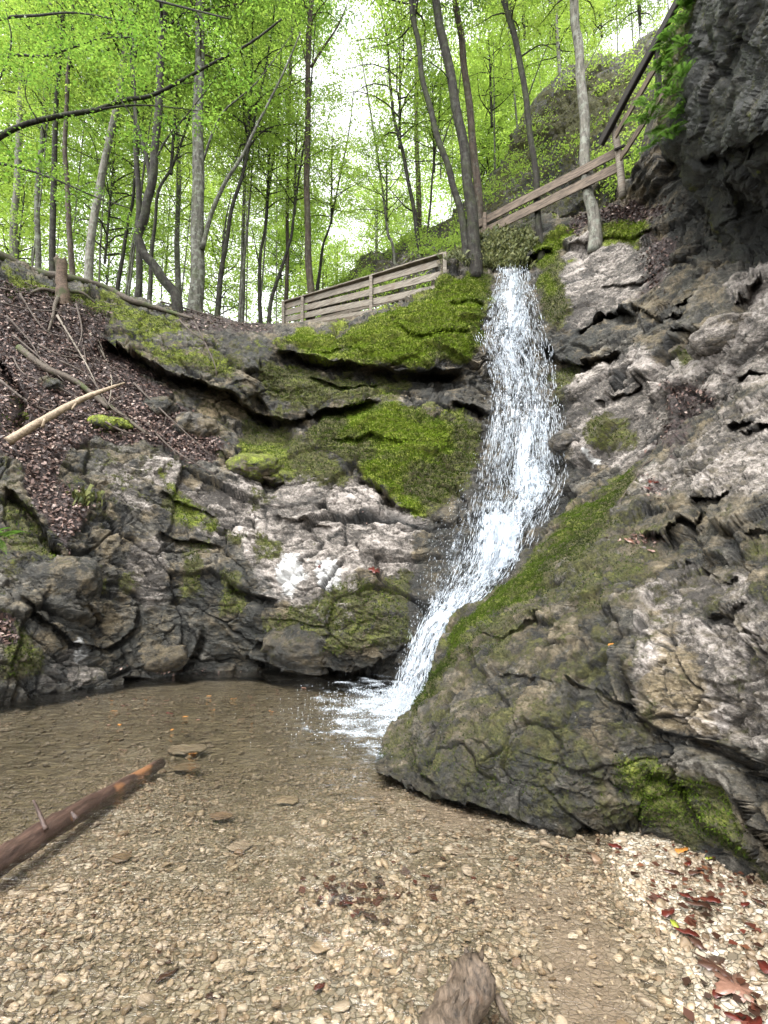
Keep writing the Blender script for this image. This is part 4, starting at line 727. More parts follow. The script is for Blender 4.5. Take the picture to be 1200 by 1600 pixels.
# forest behind: same kinds, nothing tells them apart
GAPS = [(535, 100, 70), (395, 320, 60), (640, 130, 20), (330, 60, 22), (560, 200, 26), (505, 190, 30), (750, 60, 18), (440, 200, 16)]
def clear(px, py, rad_px):
    return all(math.hypot(px-x, py-y) > r+rad_px*.42 for x, y, r in GAPS)
rb = random.Random(12); cnt = 0; tries = 0
SPOTS = []
while cnt < 58 and tries < 4000:
    tries += 1; D = rb.uniform(17, 44); px = rb.uniform(-220, 1010); y = rb.uniform(40, 560); tpl = 4 if D > 30 else rb.choice([1, 2, 2, 0]); sc = rb.uniform(.8, 1.15); rad = {0: 3.0, 1: 2.6, 2: 2.2, 4: 4.2}[tpl]*sc*F/D
    if px > 430 and px < 560 and D < 26: continue
    if not clear(px, y-rad*.6, rad): continue
    SPOTS.append((px, y, D, tpl, sc)); cnt += 1
SPOTS += [(940, 50, 24, 2, 1.1), (1000, 30, 22, 2, 1.1), (900, 30, 26, 1, 1.), (975, -30, 24, 0, 1.), (1030, -10, 21, 2, 1.1), (860, 60, 27, 1, 1.)]
tm = MB(); tm.tube([(0, 0, 0), (.08, .05, 4), (-.05, .1, 8), (.1, 0, 14)], [.13, .11, .085, .03], 8, .08, sub=3); TR = tm.build('trunk', BK_G, None, None, True); COL.objects.unlink(TR)
for px, y, D, tpl, sc in SPOTS:
    c = at(px, y, D); c[2] = max(c[2], 8.9); b = np.array([c[0], c[1], 8.6]); r = empty('forest_tree', b, 'leafy beech tree in the wood behind the front row of trunks', 'tree', 'beech trees filling the wood behind the ridge')
    k = bpy.data.objects.new('trunk', TR.data); COL.objects.link(k); k.parent = r; hh = (c[2]-b[2]+6*sc)/14; k.scale = (.42, .42, hh); k.rotation_euler = (rb.uniform(-.03, .03), rb.uniform(-.05, .05), rb.uniform(0, 6))
    add_crown(r, tpl, c[2]-b[2], sc)
# forest floor and the far wood
g = np.linspace(0, 1, 60); FY, FX = np.meshgrid(12.9+g**1.8*100, np.linspace(-1, 1, 60), indexing='ij'); FX = FX*(FY*1.2+4); FZ = np.interp(FX, [-12, -1, 1.2, 4, 10], [8.3, 8.2, 9.2, 9.8, 10.5])+.25*fbm(np.stack([FX*.3, FY*.3, FX*0], -1), 3)
tag(mesh_from('forest_floor', np.stack([FX, FY, FZ], -1).reshape(-1, 3), grid_faces(60, 60), bark_mat('leaf_soil', (.04, .03, .02), (.12, .09, .06), .05, .5), None, True), kind='structure', label='level forest floor behind the ridge')
n = 3000; FD_ = rng.uniform(46, 66, n); fx = rng.uniform(-400, 1250, n); fy = rng.uniform(60, 520, n)
skygap = np.array([clear(a, b, 14) for a, b in zip(fx, fy)]) & (rng.random(n) < np.clip(.35+(fy-60)/340, .3, 1)); C_ = at(fx, fy, FD_)[skygap]
V, Fc, a = spray_leaves(C_, rng.uniform(1.2, 2.4, len(C_)), 44, .36, .3, .3)
tag(mesh_from('distant_foliage', V, Fc, LEAF_F, None, False, {'rnd': a}), kind='stuff', label='pale green leaf mass of the far wood')
# the big overhanging beech whose stem stands left of the picture
base = at(-75, 430, 10.2)-[0, 0, 1.0]; r = empty('overhanging_beech', base, 'beech reaching in from the left edge with long dark arching branches', 'tree'); m = MB()
m.tube(np.array([base, at(-75, 400, 10.2), at(-66, 200, 10.3), at(-60, -100, 10.4)])-base, [.26, .2, .17, .13], 12, .1, sub=5); m.build('trunk', BK_D, r, None, True)
CENT = []; RAD = []
for pts, d, w in [([(-64, 275), (-20, 228), (30, 198), (90, 182), (150, 172), (192, 157), (235, 150), (280, 128), (330, 100), (390, 68), (440, 30)], (10.2, 9.2), 11),
                  ([(-62, 240), (-30, 250), (30, 262), (90, 282), (150, 308), (205, 326)], (10.2, 9.8), 6), ([(-62, 120), (-20, 92), (30, 86), (70, 88), (120, 72), (160, 60), (230, 58)], (10.3, 9), 6),
                  ([(-62, 60), (0, 30), (60, 24), (120, 20), (200, 34)], (10.3, 8.5), 6), ([(-66, 180), (-20, 150), (8, 105), (18, 62), (10, 20)], (10.2, 9.6), 5), ([(150, 172), (200, 165), (250, 166), (330, 176)], (9.7, 9.4), 4), ([(190, 158), (215, 200), (222, 250)], (9.6, 9.6), 3), ([(60, 190), (40, 150), (45, 110)], (9.9, 9.5), 3),
                  ([(-60, -20), (40, -40), (160, -20), (280, 10), (360, 30)], (10.4, 8), 7), ([(-60, -60), (100, -110), (300, -80), (480, -40)], (10.4, 7.5), 8)]:
    b = MB(); Pl = np.array([at(x, y, dd) for (x, y), dd in zip(pts, np.linspace(d[0], d[1], len(pts)))])-base; b.tube(Pl, np.linspace(w, w*.25, len(pts))*d[0]/F*.5, 7, .08, sub=4); b.build('branch', BK_D, r, None, True)
    Q, _ = smooth_path(Pl, np.ones(len(Pl)), 4)
    for q in Q[::2]:
        if random.random() < .62: CENT.append(q+[random.gauss(0, .28), random.gauss(0, .3), random.gauss(.05, .18)]); RAD.append(random.uniform(.22, .42))
for x0, y0, rx, ry, nn in [(90, 60, 130, 70, 60), (60, 240, 90, 60, 14), (240, 90, 110, 70, 18), (330, 150, 60, 50, 8)]:
    for _ in range(nn): CENT.append(at(random.gauss(x0, rx*.7), random.gauss(y0, ry*.7), random.uniform(8.2, 11))-base); RAD.append(random.uniform(.25, .45))
V, Fc, a = spray_leaves(np.array(CENT), np.array(RAD), 52, .075); mesh_from('foliage', V, Fc, LEAF_N, r, False, {'rnd': a})
# ---------------------------------------------------------------- hillside behind the railing
HT = [(500, 470), (545, 430), (580, 402), (640, 378), (700, 345), (735, 322), (752, 296), (775, 262), (800, 225), (835, 165), (870, 128), (920, 105), (970, 85), (1010, 60), (1060, 20), (1120, -60), (1250, -150)]
fH = tps([(500, 470, 21), (560, 420, 20), (640, 380, 18.5), (700, 360, 17), (750, 330, 15.6), (800, 240, 16.5), (900, 110, 16.5), (1000, 70, 15), (1100, -20, 13.5), (1250, -150, 12), (640, 460, 16.5), (760, 420, 14.2), (850, 320, 14), (950, 240, 12.8), (1050, 150, 12.4), (1200, 100, 12), (850, 420, 13.6), (1000, 420, 12.8), (1250, 420, 12)])
u = np.arange(500, 1250, 2.6); nr = 170; tp = np.interp(u, *zip(*HT)); v = np.linspace(0, 1, nr)[:, None]; x = np.broadcast_to(u[None], (nr, len(u))).copy(); y = tp[None]+v*(470-tp)[None]; D = fH(x, y)
D = D+1.0*(1-np.sqrt(1-np.clip(1-(y-tp[None])/24, 0, 1)**2*.98)); P = at(x, y, D); N = normals(P); nz = fbm(P*.9, 4)
A = lambda polys, f=14, a=1.0: area(x, y, nz, polys, f, a)
P = P+N*(rocky(rot_axis(P*.8, -.5), 0, 1.1, .25*np.ones(x.shape)))[..., None]
M = dict(light=np.maximum(A([[(770, 310), (830, 250), (860, 270), (800, 330)], [(500, 460), (600, 395), (760, 350), (760, 420), (600, 470)]], 14, .62), .12), moss=np.maximum(A([[(750, 330), (790, 240), (850, 150), (960, 85), (960, 140), (860, 220), (800, 300)], [(850, 200), (1000, 100), (1000, 200), (880, 260)]], 18, .7), .42), fresh=0*x+.22, litter=A([[(850, 150), (960, 100), (980, 160), (870, 240), (800, 290)]], 20, .3), dark=0*x+.58, wet=0*x, tan=A([[(860, 180), (960, 110), (960, 150), (870, 230)]], 14, .5), lime=0*x, blk=BLK['blk'], crk=BLK['crk'])
back = np.array([P[0]+np.array([0, .5*k, -.1*k]) for k in range(6, 0, -1)]); P = np.concatenate([back, P]); M = {k: np.concatenate([np.repeat(a[:1], 6, 0), a]) for k, a in M.items()}
tag(mesh_from('hillside', P.reshape(-1, 3), grid_faces(*P.shape[:2]), ROCK_R, None, True, {k: a.reshape(-1) for k, a in M.items()}), kind='structure', label='rocky hillside rising behind the plank railing'); GH = P
# undergrowth tufts on the hillside
ii = rng.integers(6, P.shape[0]-1, 3000); jj = rng.integers(10, P.shape[1]-10, 3000); k = fbm(P[ii, jj]*.7+4, 2) > -.05
V, Fc, a = spray_leaves(P[ii, jj][k]+np.array([0, -.15, .12]), rng.uniform(.15, .5, k.sum()), 22, .085, .6, .6)
tag(mesh_from('undergrowth', V, Fc, LEAF_F, None, False, {'rnd': a}), kind='stuff', label='leafy undergrowth clinging to the hillside')
# ---------------------------------------------------------------- railings
t = NT('weathered_wood'); p = t.pos(); g_ = t.noise(t.map(p, (3, 3, 30)), 1, 6, .65); c = t.mix(t.ramp(g_, [(.35, 0.0), (.65, 1.0)]), (.10, .088, .072), (.27, .24, .195)); c = t.mix(t.math('MULTIPLY', t.ramp(t.noise(p, 3, 4), [(.5, 0.0), (.65, 1.0)]), .35), c, (.14, .095, .065)); WOOD = t.fin(t.mix(t.attr('rnd'), c, (.06, .045, .03)), .8, t.bump(g_, .4, .01), .25)
t = NT('brown_wood'); p = t.pos(); g_ = t.noise(t.map(p, (4, 4, 26)), 1, 6, .65); WOODB = t.fin(t.mix(t.ramp(g_, [(.35, 0.0), (.65, 1.0)]), (.055, .042, .032), (.18, .14, .105)), .75, t.bump(g_, .4, .01), .25)
t = NT('shaded_dark_wood'); WOODD = t.fin(t.mix(t.noise(t.pos(), 20, 4), (.006, .005, .004), (.03, .025, .02)), .8)  # near-black tone paints in the shade of the stair beam seen from below
def rail_line(name, label, cat, A_, B_, posts, boards, wood, cap=None, postw=.10, deck=None):
    """A_, B_: (px, y_top, y_bottom, D) of both ends"""
    At, Ab = at(A_[0], A_[1], A_[3]), at(A_[0], A_[2], A_[3]); Bt, Bb = at(B_[0], B_[1], B_[3]), at(B_[0], B_[2], B_[3]); root = empty(name, Ab, label, cat)
    nrm = np.cross(Bt-At, [0, 0, 1]); nrm /= np.linalg.norm(nrm); 
    if nrm @ (CAM-At) < 0: nrm = -nrm
    for f0, f1 in boards:
        a = At+(Ab-At)*(f0+f1)/2; b = Bt+(Bb-Bt)*(f0+f1)/2; h = np.linalg.norm(At-Ab)*(f1-f0); h2 = np.linalg.norm(Bt-Bb)*(f1-f0); m = MB(); m.box(a-root.location, b-root.location, .035, (h+h2)/2, j=.006); m.build('board', wood, root)
    for px in posts:
        s = (px-A_[0])/(B_[0]-A_[0]); D0, D1 = A_[3], B_[3]; a0 = (A_[0]-600)/F; t_ = None
        lo, hi = 0., 1.
        for _ in range(40):
            mid = (lo+hi)/2; q = At+(Bt-At)*mid
            if proj(q)[0] < px: lo = mid
            else: hi = mid
        T = At+(Bt-At)*lo; Bo = Ab+(Bb-Ab)*lo; m = MB(); m.box(Bo-[0, 0, .35]+nrm*.07-root.location, T+[0, 0, .02]+nrm*.07-root.location, postw, postw, up=(0, 1, 0), j=.003); m.build('post', wood, root)
    if cap: m = MB(); m.box(At+[0, 0, .03]-root.location, Bt+[0, 0, .03]-root.location, .2, .045, j=.004); m.build('handrail', wood, root)
    return root, (At, Ab, Bt, Bb, nrm)
r1, (At, Ab, Bt, Bb, nr_) = rail_line('bridge_railing', 'grey plank railing of the footbridge above the mossy ledge', 'railing', (443, 475, 511, 17.0), (700, 398, 470, 12.9), [445, 475, 582, 697], [(.04, .22), (.31, .50), (.60, .78), (.90, 1.04)], WOOD, cap=True)
m = MB(); m.box(Ab-[0, 0, .16]-r1.location, Bb-[0, 0, .16]-r1.location, .16, .24, j=.004, a_=.8); m.build('deck_beam', WOOD, r1)
far = MB(); r1b = empty('footbridge_deck', Ab, 'plank deck of the footbridge behind the railing', 'footbridge')
dk = MB()
for k in range(44):
    s = (k+.5)/44; c = Ab+(Bb-Ab)*s-[0, 0, .035]; dk.box(c-nr_*.08-r1b.location, c-nr_*1.25-r1b.location, .15, .04, a_=random.random()*.4)
dk.build('planks', WOOD, r1b)
for s in (.12, .5, .9):
    c = Ab+(Bb-Ab)*s-nr_*.1; m = MB(); m.box(c-[0, 0, 2.2]-r1b.location, c-[0, 0, .3]-r1b.location, .16, .16, up=(0, 1, 0)); m.build('support_post', WOOD, r1b)
A2 = (At-nr_*1.3, Ab-nr_*1.3, Bt-nr_*1.3, Bb-nr_*1.3); rf = empty('bridge_railing', A2[1], 'far side railing of the footbridge, glimpsed between the near boards', 'railing')
for f in (.1, .45, .8):
    m = MB(); m.box(A2[0]+(A2[1]-A2[0])*f-rf.location, A2[2]+(A2[3]-A2[2])*f-rf.location, .035, .13, a_=.5); m.build('board', WOOD, rf)
for s in (.02, .3, .62, .95):
    m = MB(); b_ = A2[1]+(A2[3]-A2[1])*s; m.box(b_-rf.location, A2[0]+(A2[2]-A2[0])*s-rf.location, .09, .09, up=(0, 1, 0), a_=.5); m.build('post', WOOD, rf)
rail_line('plank_railing', 'brown two-board railing climbing right behind the pale lichened tree', 'railing', (748, 342, 372, 13.6), (968, 226, 268, 10.9), [759], [(.06, .42), (.62, 1.0)], WOODB, postw=.1)
m = MB(); r = empty('fence_post', at(972, 296, 10.7), 'round pale post where the plank railing meets the stair rail', 'post'); b0 = at(972, 298, 10.7); m.tube(np.array([b0-[0, 0, .2], at(967, 245, 10.7), at(958, 192, 10.7)])-b0, [.085, .08, .075], 10, .06, sub=3); m.build('stake', WOOD, r, None, True); m = MB(); m.box(at(961, 236, 10.62)-b0, at(975, 230, 10.62)-b0, .06, .05); m.build('bracket', WOODD, r)
r = empty('stair_railing', at(942, 220, 10.9), 'steep handrail painted dark for its shade, with boards rising beside the overhanging cliff', 'railing'); L0 = np.array(r.location)
m = MB(); m.box(at(938, 226, 10.9)-L0, at(1074, -24, 8.9)-L0, .12, .17, j=.003); m.build('handrail', WOODD, r)
for a, b in [((962, 212), (1032, 92)), ((970, 246), (1040, 138))]:
    m = MB(); m.box(at(*a, 10.5)-L0, at(*b, 8.6)-L0, .04, .16, j=.004); m.build('board', WOODB, r)
m = MB(); m.box(at(1030, 150, 9.7)-L0, at(1026, 60, 9.6)-L0, .1, .1, up=(0, 1, 0)); m.build('post', WOODD, r)
# ---------------------------------------------------------------- logs, stump, branches
def wood_mat(name, a, b, patch=None, pv=(.5, .6), rough=.6, sc=1.0, rot=(0, 0, 0)):
    t = NT(name); p = t.pos(True); g = t.noise(t.map(p, (26*sc, 5*sc, 26*sc), rot), 1, 8, .75, .5); c = t.mix(t.ramp(g, [(.35, 0.0), (.65, 1.0)]), a, b)
    if patch: c = t.mix(t.ramp(t.math('ADD', t.noise(t.map(p, (2.5, 2.5, 2.5)), 1, 5, .65), t.math('MULTIPLY', t.attr('rnd'), .35)), [(pv[0], 0.0), (pv[1], 1.0)]), c, t.mix(g, patch, tuple(x*.45 for x in patch)))
    return t.fin(c, rough, t.bump(g, .8, .015), .45)
LOGW = wood_mat('wet_log', (.018, .010, .008), (.10, .060, .045), (.27, .13, .06), (.74, .86), .35, 1.0, (0, 0, .55))
LOGP = wood_mat('bare_pale_wood', (.13, .09, .055), (.40, .31, .21), (.06, .04, .028), (.56, .66), .6, 1.0, (0, 0, 1.1))
LOGD = wood_mat('dark_driftwood', (.016, .011, .007), (.17, .125, .088), (.20, .11, .06), (.58, .70), .45, 2.2)
LOGM = wood_mat('mossy_branch', (.03, .022, .016), (.13, .105, .08), (.06, .08, .015), (.50, .62), .8)
TWIG = wood_mat('twig', (.03, .022, .017), (.11, .083, .065), None, (.5, .6), .7); TWIGL = wood_mat('bleached_twig', (.12, .10, .08), (.28, .24, .19), None, (.5, .6), .7)
def log(name, label, cat, P, R, mat, rough=.12, seg=20, sub=10, group=None, rnd=None, stubs=(), broken=0.0):
    P = np.array(P, float); base = P[0].copy(); root = empty(name, base, label, cat, group) if stubs else None
    Q, RR = smooth_path(P-base, np.array(R, float), sub); m = MB(); m.tube(Q, RR, seg, rough)
    V = m.V[0]; 
    if broken:
        n = len(Q); k = np.arange(len(V))//seg; T = Q[-1]-Q[-2]; T /= np.linalg.norm(T); nz = np.abs(pn(V/max(R)*1.7)); w = np.clip((k-(n-4))/3., 0, 1)
        V += T*(w*nz*max(R)*broken)[:, None]; c = np.mean(V[-seg:], 0); V[-seg:] = c+(V[-seg:]-c)*.9; ring = V[-seg:]*.45+c*.55-T*max(R)*.45
        f = m.F[:-1]; o = len(V); m.V = [np.vstack([V, ring+.03*max(R)])]; m.A = [np.concatenate([m.A[0], np.zeros(seg)])]; m.n += seg
        f += [(o-seg+q, o-seg+(q+1) % seg, o+(q+1) % seg, o+q) for q in range(seg)]+[tuple(o+q for q in range(seg))]; m.F = f; V = m.V[0]
    if rnd is not None: m.A = [rnd(V)]
    o = m.build('wood' if root else name, mat, root, None, True)
    if root is None: o.location = base; tag(o, label, cat, group)
    for nm, pts, rr in stubs:
        m = MB(); m.tube(np.array(pts)-base, rr, 8, .15, sub=3); m.build(nm, mat, root, None, True)
    return root or o
w_ = lambda x, y, z=0.: at(x, y, dz(x, y, z))
La = w_(-60, 1385, -.0); Lb = w_(252, 1192, -.045)
log('driftwood_log', 'long wet red-brown log with orange bare patches lying in the pool at left', 'log', [La, La*.66+Lb*.34+[0, 0, .015], La*.33+Lb*.67, Lb], [.072, .07, .06, .042], LOGW, .14, 24, 14, rnd=lambda V: np.clip(.62+3.0*pn(V*np.array([3.5, 3.5, 3.5])+.3), -.4, 1.25)*sst(.0, .03, V[:, 2]-np.interp(V[:, 1], [0, 2], [0, -.04]))*sst(.45, .75, V[:, 1]),
    stubs=[('twig', [w_(72, 1296, .06), w_(62, 1272, .12), w_(52, 1250, .2)], [.014, .011, .007]), ('branch_stub', [w_(120, 1280, .05), w_(112, 1268, .09)], [.02, .008])])
Lc = np.array([.08, 1.70, .02]); Ld = at(742, 1530, 2.1); lb_ = Lc-[.25, .4, .1]
brk = log('broken_log', 'dark broken-ended log poking up at the bottom edge', 'log', [lb_, Lc, (Lc*.6+Ld*.4)+[0, 0, .01], Ld], [.068, .07, .07, .078], LOGD, .28, 40, 16, broken=.55,
    stubs=[('branch_stub', [at(725, 1548, 2.08), at(716, 1522, 2.12), at(704, 1498, 2.16)], [.024, .017, .003]), ('branch_stub', [at(738, 1530, 2.1), at(733, 1505, 2.15), at(727, 1480, 2.18)], [.034, .024, .005]), ('twig', [at(775, 1555, 2.08), at(790, 1588, 2.03), at(812, 1625, 1.98)], [.013, .012, .010])])
ax_ = (Ld-Lc)/np.linalg.norm(Ld-Lc); sx_ = np.cross(ax_, [0, 0, 1]); sx_ /= np.linalg.norm(sx_); sz_ = np.cross(sx_, ax_); rs = random.Random(4); m = MB()
for k in range(34):
    a = rs.uniform(0, 6.283); r0 = rs.uniform(.015, .068); c = Ld-lb_+(sx_*math.cos(a)+sz_*math.sin(a))*r0-ax_*.05; L_ = rs.uniform(.05, .10+.05*(math.cos(a-2) > .3)); m.tube([c, c+ax_*L_*.6, c+ax_*L_+sx_*rs.gauss(0, .012)], [rs.uniform(.010, .020), .010, .002], 5, .2)
for k in range(26):
    a = rs.uniform(0, 6.283); f = rs.uniform(0, .95); c = Lc-lb_+(Ld-Lc)*f+(sx_*math.cos(a)+sz_*math.sin(a))*.070; m.tube([c, c+ax_*.05+(sx_*math.cos(a)+sz_*math.sin(a))*.004, c+ax_*rs.uniform(.08, .16)], [.008, .010, .003], 5, .25)
m.build('splinters', LOGD, brk, None, True)
sp = lambda L, off: [surf(x, y, off) for x, y in L]
log('fallen_log', 'pale bare log lying across the leaf litter on the left bank', 'log', [at(12, 690, 8.35), at(70, 655, 8.6), at(125, 625, 8.95), at(170, 607, 9.2), at(195, 598, 9.4)], [.075, .068, .052, .034, .012], LOGP, .16, 16, 8,
    stubs=[('branch_stub', [at(70, 655, 8.5), at(66, 668, 8.5)], [.03, .02]), ('branch_stub', [at(120, 628, 8.9), at(112, 640, 8.8)], [.025, .015])])
log('fallen_log', 'dark moss-covered log along the crest of the left bank', 'log', sp([(-60, 375), (0, 404), (55, 418), (100, 436), (160, 446), (205, 466), (250, 478), (300, 500)], .25), [.13, .12, .11, .10, .09, .08, .06, .03], LOGM, .2, 12, 6)
log('fallen_log', 'thin brown log half buried in leaf litter above the pale log', 'log', sp([(30, 545), (70, 580), (120, 600), (170, 640)], .1), [.07, .07, .06, .04], LOGM, .2, 10, 6)
log('fallen_log', 'dark stick slanting down the leaf litter below the pale log', 'log', sp([(150, 620), (190, 650), (230, 680)], .08), [.05, .045, .03], LOGM, .2, 10, 6)
# stump
sb = surf(98, 462, .2); tpz = at(94, 408, sb[1]); root = empty('tree_stump', sb, 'broken brown tree stump with splintered top on the left crest', 'stump'); m = MB()
m.tube(np.array([sb-[0, 0, .35], sb, sb+(tpz-sb)*.5, tpz])-sb, [.22, .15, .12, .125], 22, .30, sub=6); V = m.V[0]; top = V[:, 2] > (tpz-sb)[2]*.8; V[top, 2] += .35*np.abs(pn(V[top]*9)); m.build('wood', wood_mat('stump_wood', (.03, .02, .013), (.17, .115, .08), (.05, .06, .015), (.52, .62), .8), root, None, True)
for L in ([(98, 455), (88, 478), (82, 500), (75, 520)], [(104, 455), (128, 462), (150, 470)], [(92, 455), (66, 455), (48, 462)]): m = MB(); m.tube(np.array(sp(L, .15))-sb, np.linspace(.06, .02, len(L)), 8, .2, sub=4); m.build('root', LOGM, root, None, True)
# fallen branches and twigs
BR = [[(0, 480), (60, 490), (130, 488), (190, 470)], [(100, 545), (160, 560), (200, 580), (230, 620)], [(20, 530), (60, 560), (100, 600)], [(140, 520), (165, 560), (175, 600), (168, 640)], [(60, 500), (100, 520), (110, 560)], [(95, 570), (140, 590), (175, 640), (210, 655)],
      [(300, 500), (320, 540), (335, 570), (338, 590)], [(310, 495), (350, 505), (420, 515)], [(0, 600), (60, 640), (130, 650)], [(120, 480), (128, 520), (120, 550)], [(210, 600), (260, 650), (330, 720)], [(40, 440), (70, 460), (90, 490)], [(170, 600), (185, 560), (180, 530)], [(230, 660), (270, 700), (335, 750)],
      [(20, 560), (40, 590), (90, 610), (150, 640)], [(60, 540), (100, 556), (150, 560), (195, 600)], [(130, 540), (140, 580), (180, 610)], [(0, 455), (80, 470), (110, 476)], [(280, 500), (300, 530), (330, 545)], [(250, 470), (300, 485), (360, 500), (430, 512)], [(10, 500), (50, 540), (80, 600)], [(90, 500), (130, 560), (150, 600)], [(160, 660), (200, 680), (230, 676)], [(30, 470), (70, 520), (120, 530)]]
for k, L in enumerate(BR):
    pts = [surf(x, y, random.uniform(.04, .28)) for x, y in L]; n = len(pts); m = MB(); m.tube(np.array(pts)-pts[0], np.linspace(random.uniform(.018, .034), .006, n), 6, .2, sub=5)
    Q, _ = smooth_path(np.array(pts)-pts[0], np.ones(n), 5)
    for q in Q[2::3]: e = q+np.array([random.gauss(0, .22), random.gauss(-.1, .1), random.gauss(.05, .2)]); m.tube([q, (q+e)/2+[0, 0, .03], e], [.009, .007, .003], 5)
    o = m.build('fallen_branch', TWIGL if k % 9 == 3 else TWIG, None, None, True); o.location = pts[0]; tag(o, 'thin dead branch tangled on the left bank below the ridge', 'branch', 'dead branches strewn on the left bank')
o = None; pts = [surf(x, y, .03, GB) for x, y in [(968, 800), (985, 775), (998, 752), (1012, 735), (1030, 722)]]; m = MB(); m.tube(np.array(pts)-pts[0], [.004, .006, .008, .008, .006], 6, .2, sub=4); m.tube([pts[2]-pts[0], pts[2]-pts[0]+np.array([.1, 0, .12])], [.005, .002], 5); o = m.build('twig', TWIG, None, None, True); o.location = pts[0]; tag(o, 'single curved twig lying on the top of the boulder', 'twig')
# ---------------------------------------------------------------- separate stones
def stone(px, py, wpx, hpx, label, mat, att, off=.0, G=None, D=None, name='rock', sq=.8, seed=0):
    c = surf(px, py, off, G) if D is None else at(px, py, D); sc = c[1]/F*1.05; V, Fc = ico(5); V = V*np.array([wpx*sc*.5, wpx*sc*.5*sq, hpx*sc*.5]); s_ = max(wpx, hpx)*sc*.5
    q = V/s_*1.1+seed*3.7; e1, e2, v, tl = cells(q*1.4); V = V*(1+.16*fbm(q*1.2, 3)+.22*(v-.5)+.12*tl+.04*ridged(q*3, 3))[:, None]
    a = {k: np.full(len(V), att.get(k, 0.)) for k in ('rnd', 'light', 'moss', 'fresh', 'litter', 'dark', 'wet', 'tan', 'lime', 'blk', 'crk')}; a['moss'] = a['moss']*(.45+.55*np.clip(V[:, 2]/(hpx*sc*.5)+.4, 0, 1))
    return tag(mesh_from(name, V, Fc, mat, None, True, a, None), label, 'rock'), c
STONES = [(398, 738, 84, 40, 'moss-capped rock jutting below the dark overhang, left of centre', dict(moss=.8, fresh=.6, dark=.3)), (172, 668, 60, 26, 'low cushion of bright moss on stone below the pale log', dict(moss=1., fresh=.8)),
 (32, 664, 34, 24, 'small round mossy stone at the left edge above the pale log', dict(moss=.9, fresh=.7)), (676, 642, 40, 34, 'pointed olive knob on the mossy shelf left of the fall', dict(moss=.55, fresh=.4, tan=.5)), (796, 423, 14, 10, 'tiny pale stone balanced at the lip of the waterfall', dict(light=.9)),
 (90, 925, 110, 84, 'blocky dark grey rock face low on the left bank', dict(dark=.3, light=.1, moss=.2)), (300, 668, 70, 44, 'grey angular rock poking from the leaf litter', dict(light=.3, dark=.2)), (250, 640, 50, 34, 'dark stone half sunk in leaves beneath the overhang', dict(dark=.4, moss=.3)),
 (345, 720, 30, 26, 'small mossy stone left of the moss-capped rock', dict(moss=.6, dark=.4)), (1070, 395, 50, 30, 'smooth grey rock hump under the cave at right', dict(dark=.2, light=.2, wet=.6)), (1105, 430, 40, 40, 'rounded wet knob of rock below the overhanging cliff', dict(dark=.3, light=.1, wet=.7)), (1150, 535, 110, 60, 'pale rounded rock bulge at the right edge below the cave', dict(light=.6)),
 (900, 700, 56, 40, 'grey wet rock beside the lower waterfall', dict(light=.45, wet=.7, dark=.3)), (240, 1030, 90, 44, 'low brown-tinged rock at the far pool edge', dict(dark=.35, tan=.5, wet=.5)), (110, 1060, 90, 36, 'pale-streaked rock at the left waterline', dict(light=.5, moss=.3, wet=.4)), (480, 1010, 120, 70, 'large rounded dark rock bulging over the far pool edge', dict(dark=.5, moss=.3, wet=.5)),
 (80, 610, 40, 26, 'small dark stone among dead branches on the left bank', dict(dark=.3, moss=.4)), (440, 748, 46, 24, 'flat mossy stone right of the moss-capped rock', dict(moss=.8, fresh=.5))]
for k, (px, py, w, h, lab, att) in enumerate(STONES):
    o, c = stone(px, py, w, h, lab, ROCK_L if px < 600 else ROCK_R, att, (-.34 if py > 1000 else -.24 if w > 80 else -.12) if w > 30 else 0., seed=k); o.location = c
PR = stone.__code__ and 0
for k, (px, py, w, h, lab, att) in enumerate([(292, 1170, 62, 22, 'pale greenish flat slab under water near the far end of the driftwood log', dict(light=.8)), (290, 1198, 46, 14, 'dark wet stone breaking the surface beside the pale slab', dict(dark=.4, wet=.6)), (98, 1388, 26, 18, 'pale angular pebble below the driftwood log', dict(light=.8)), (188, 1340, 34, 16, 'flat dark stone under water below the driftwood log', dict(light=.55)), (345, 1275, 36, 14, 'dark flat stone on the silt in mid pool', dict(light=.5)),
    (375, 1322, 40, 12, 'slim grey stone on the bed left of the ripples', dict(light=.6)), (355, 1510, 34, 26, 'rounded cream stone in the left foreground', dict(light=.8, tan=.3)), (450, 1250, 38, 12, 'flat tan stone in the shallows below the foam', dict(tan=.5, light=.3)), (895, 1462, 16, 13, 'small cream pebble lying apart on the murky patch', dict(light=1.)), (910, 1480, 14, 11, 'tiny white pebble beside the small cream pebble', dict(light=1.)), (715, 1330, 26, 12, 'grey stone in the shallows under the boulder', dict(light=.6)), (500, 1480, 30, 20, 'tan stone amid the shallows, bottom centre', dict(tan=.7, light=.4))]):
    b_ = w_(px, py, 0.); z_ = float(bedz(np.array([b_[0]]), np.array([b_[1]]))[0]); o, c = stone(px, py, w, h, lab, PEB, dict(rnd=[.6, .0, .86, .0, .99, .70, .86, .2, .86, .84, .70, .2][k]), D=float(dz(px, py, z_+.01)), seed=k+40, sq=.8); o.location = c; o.scale = (.8, .8, .34)
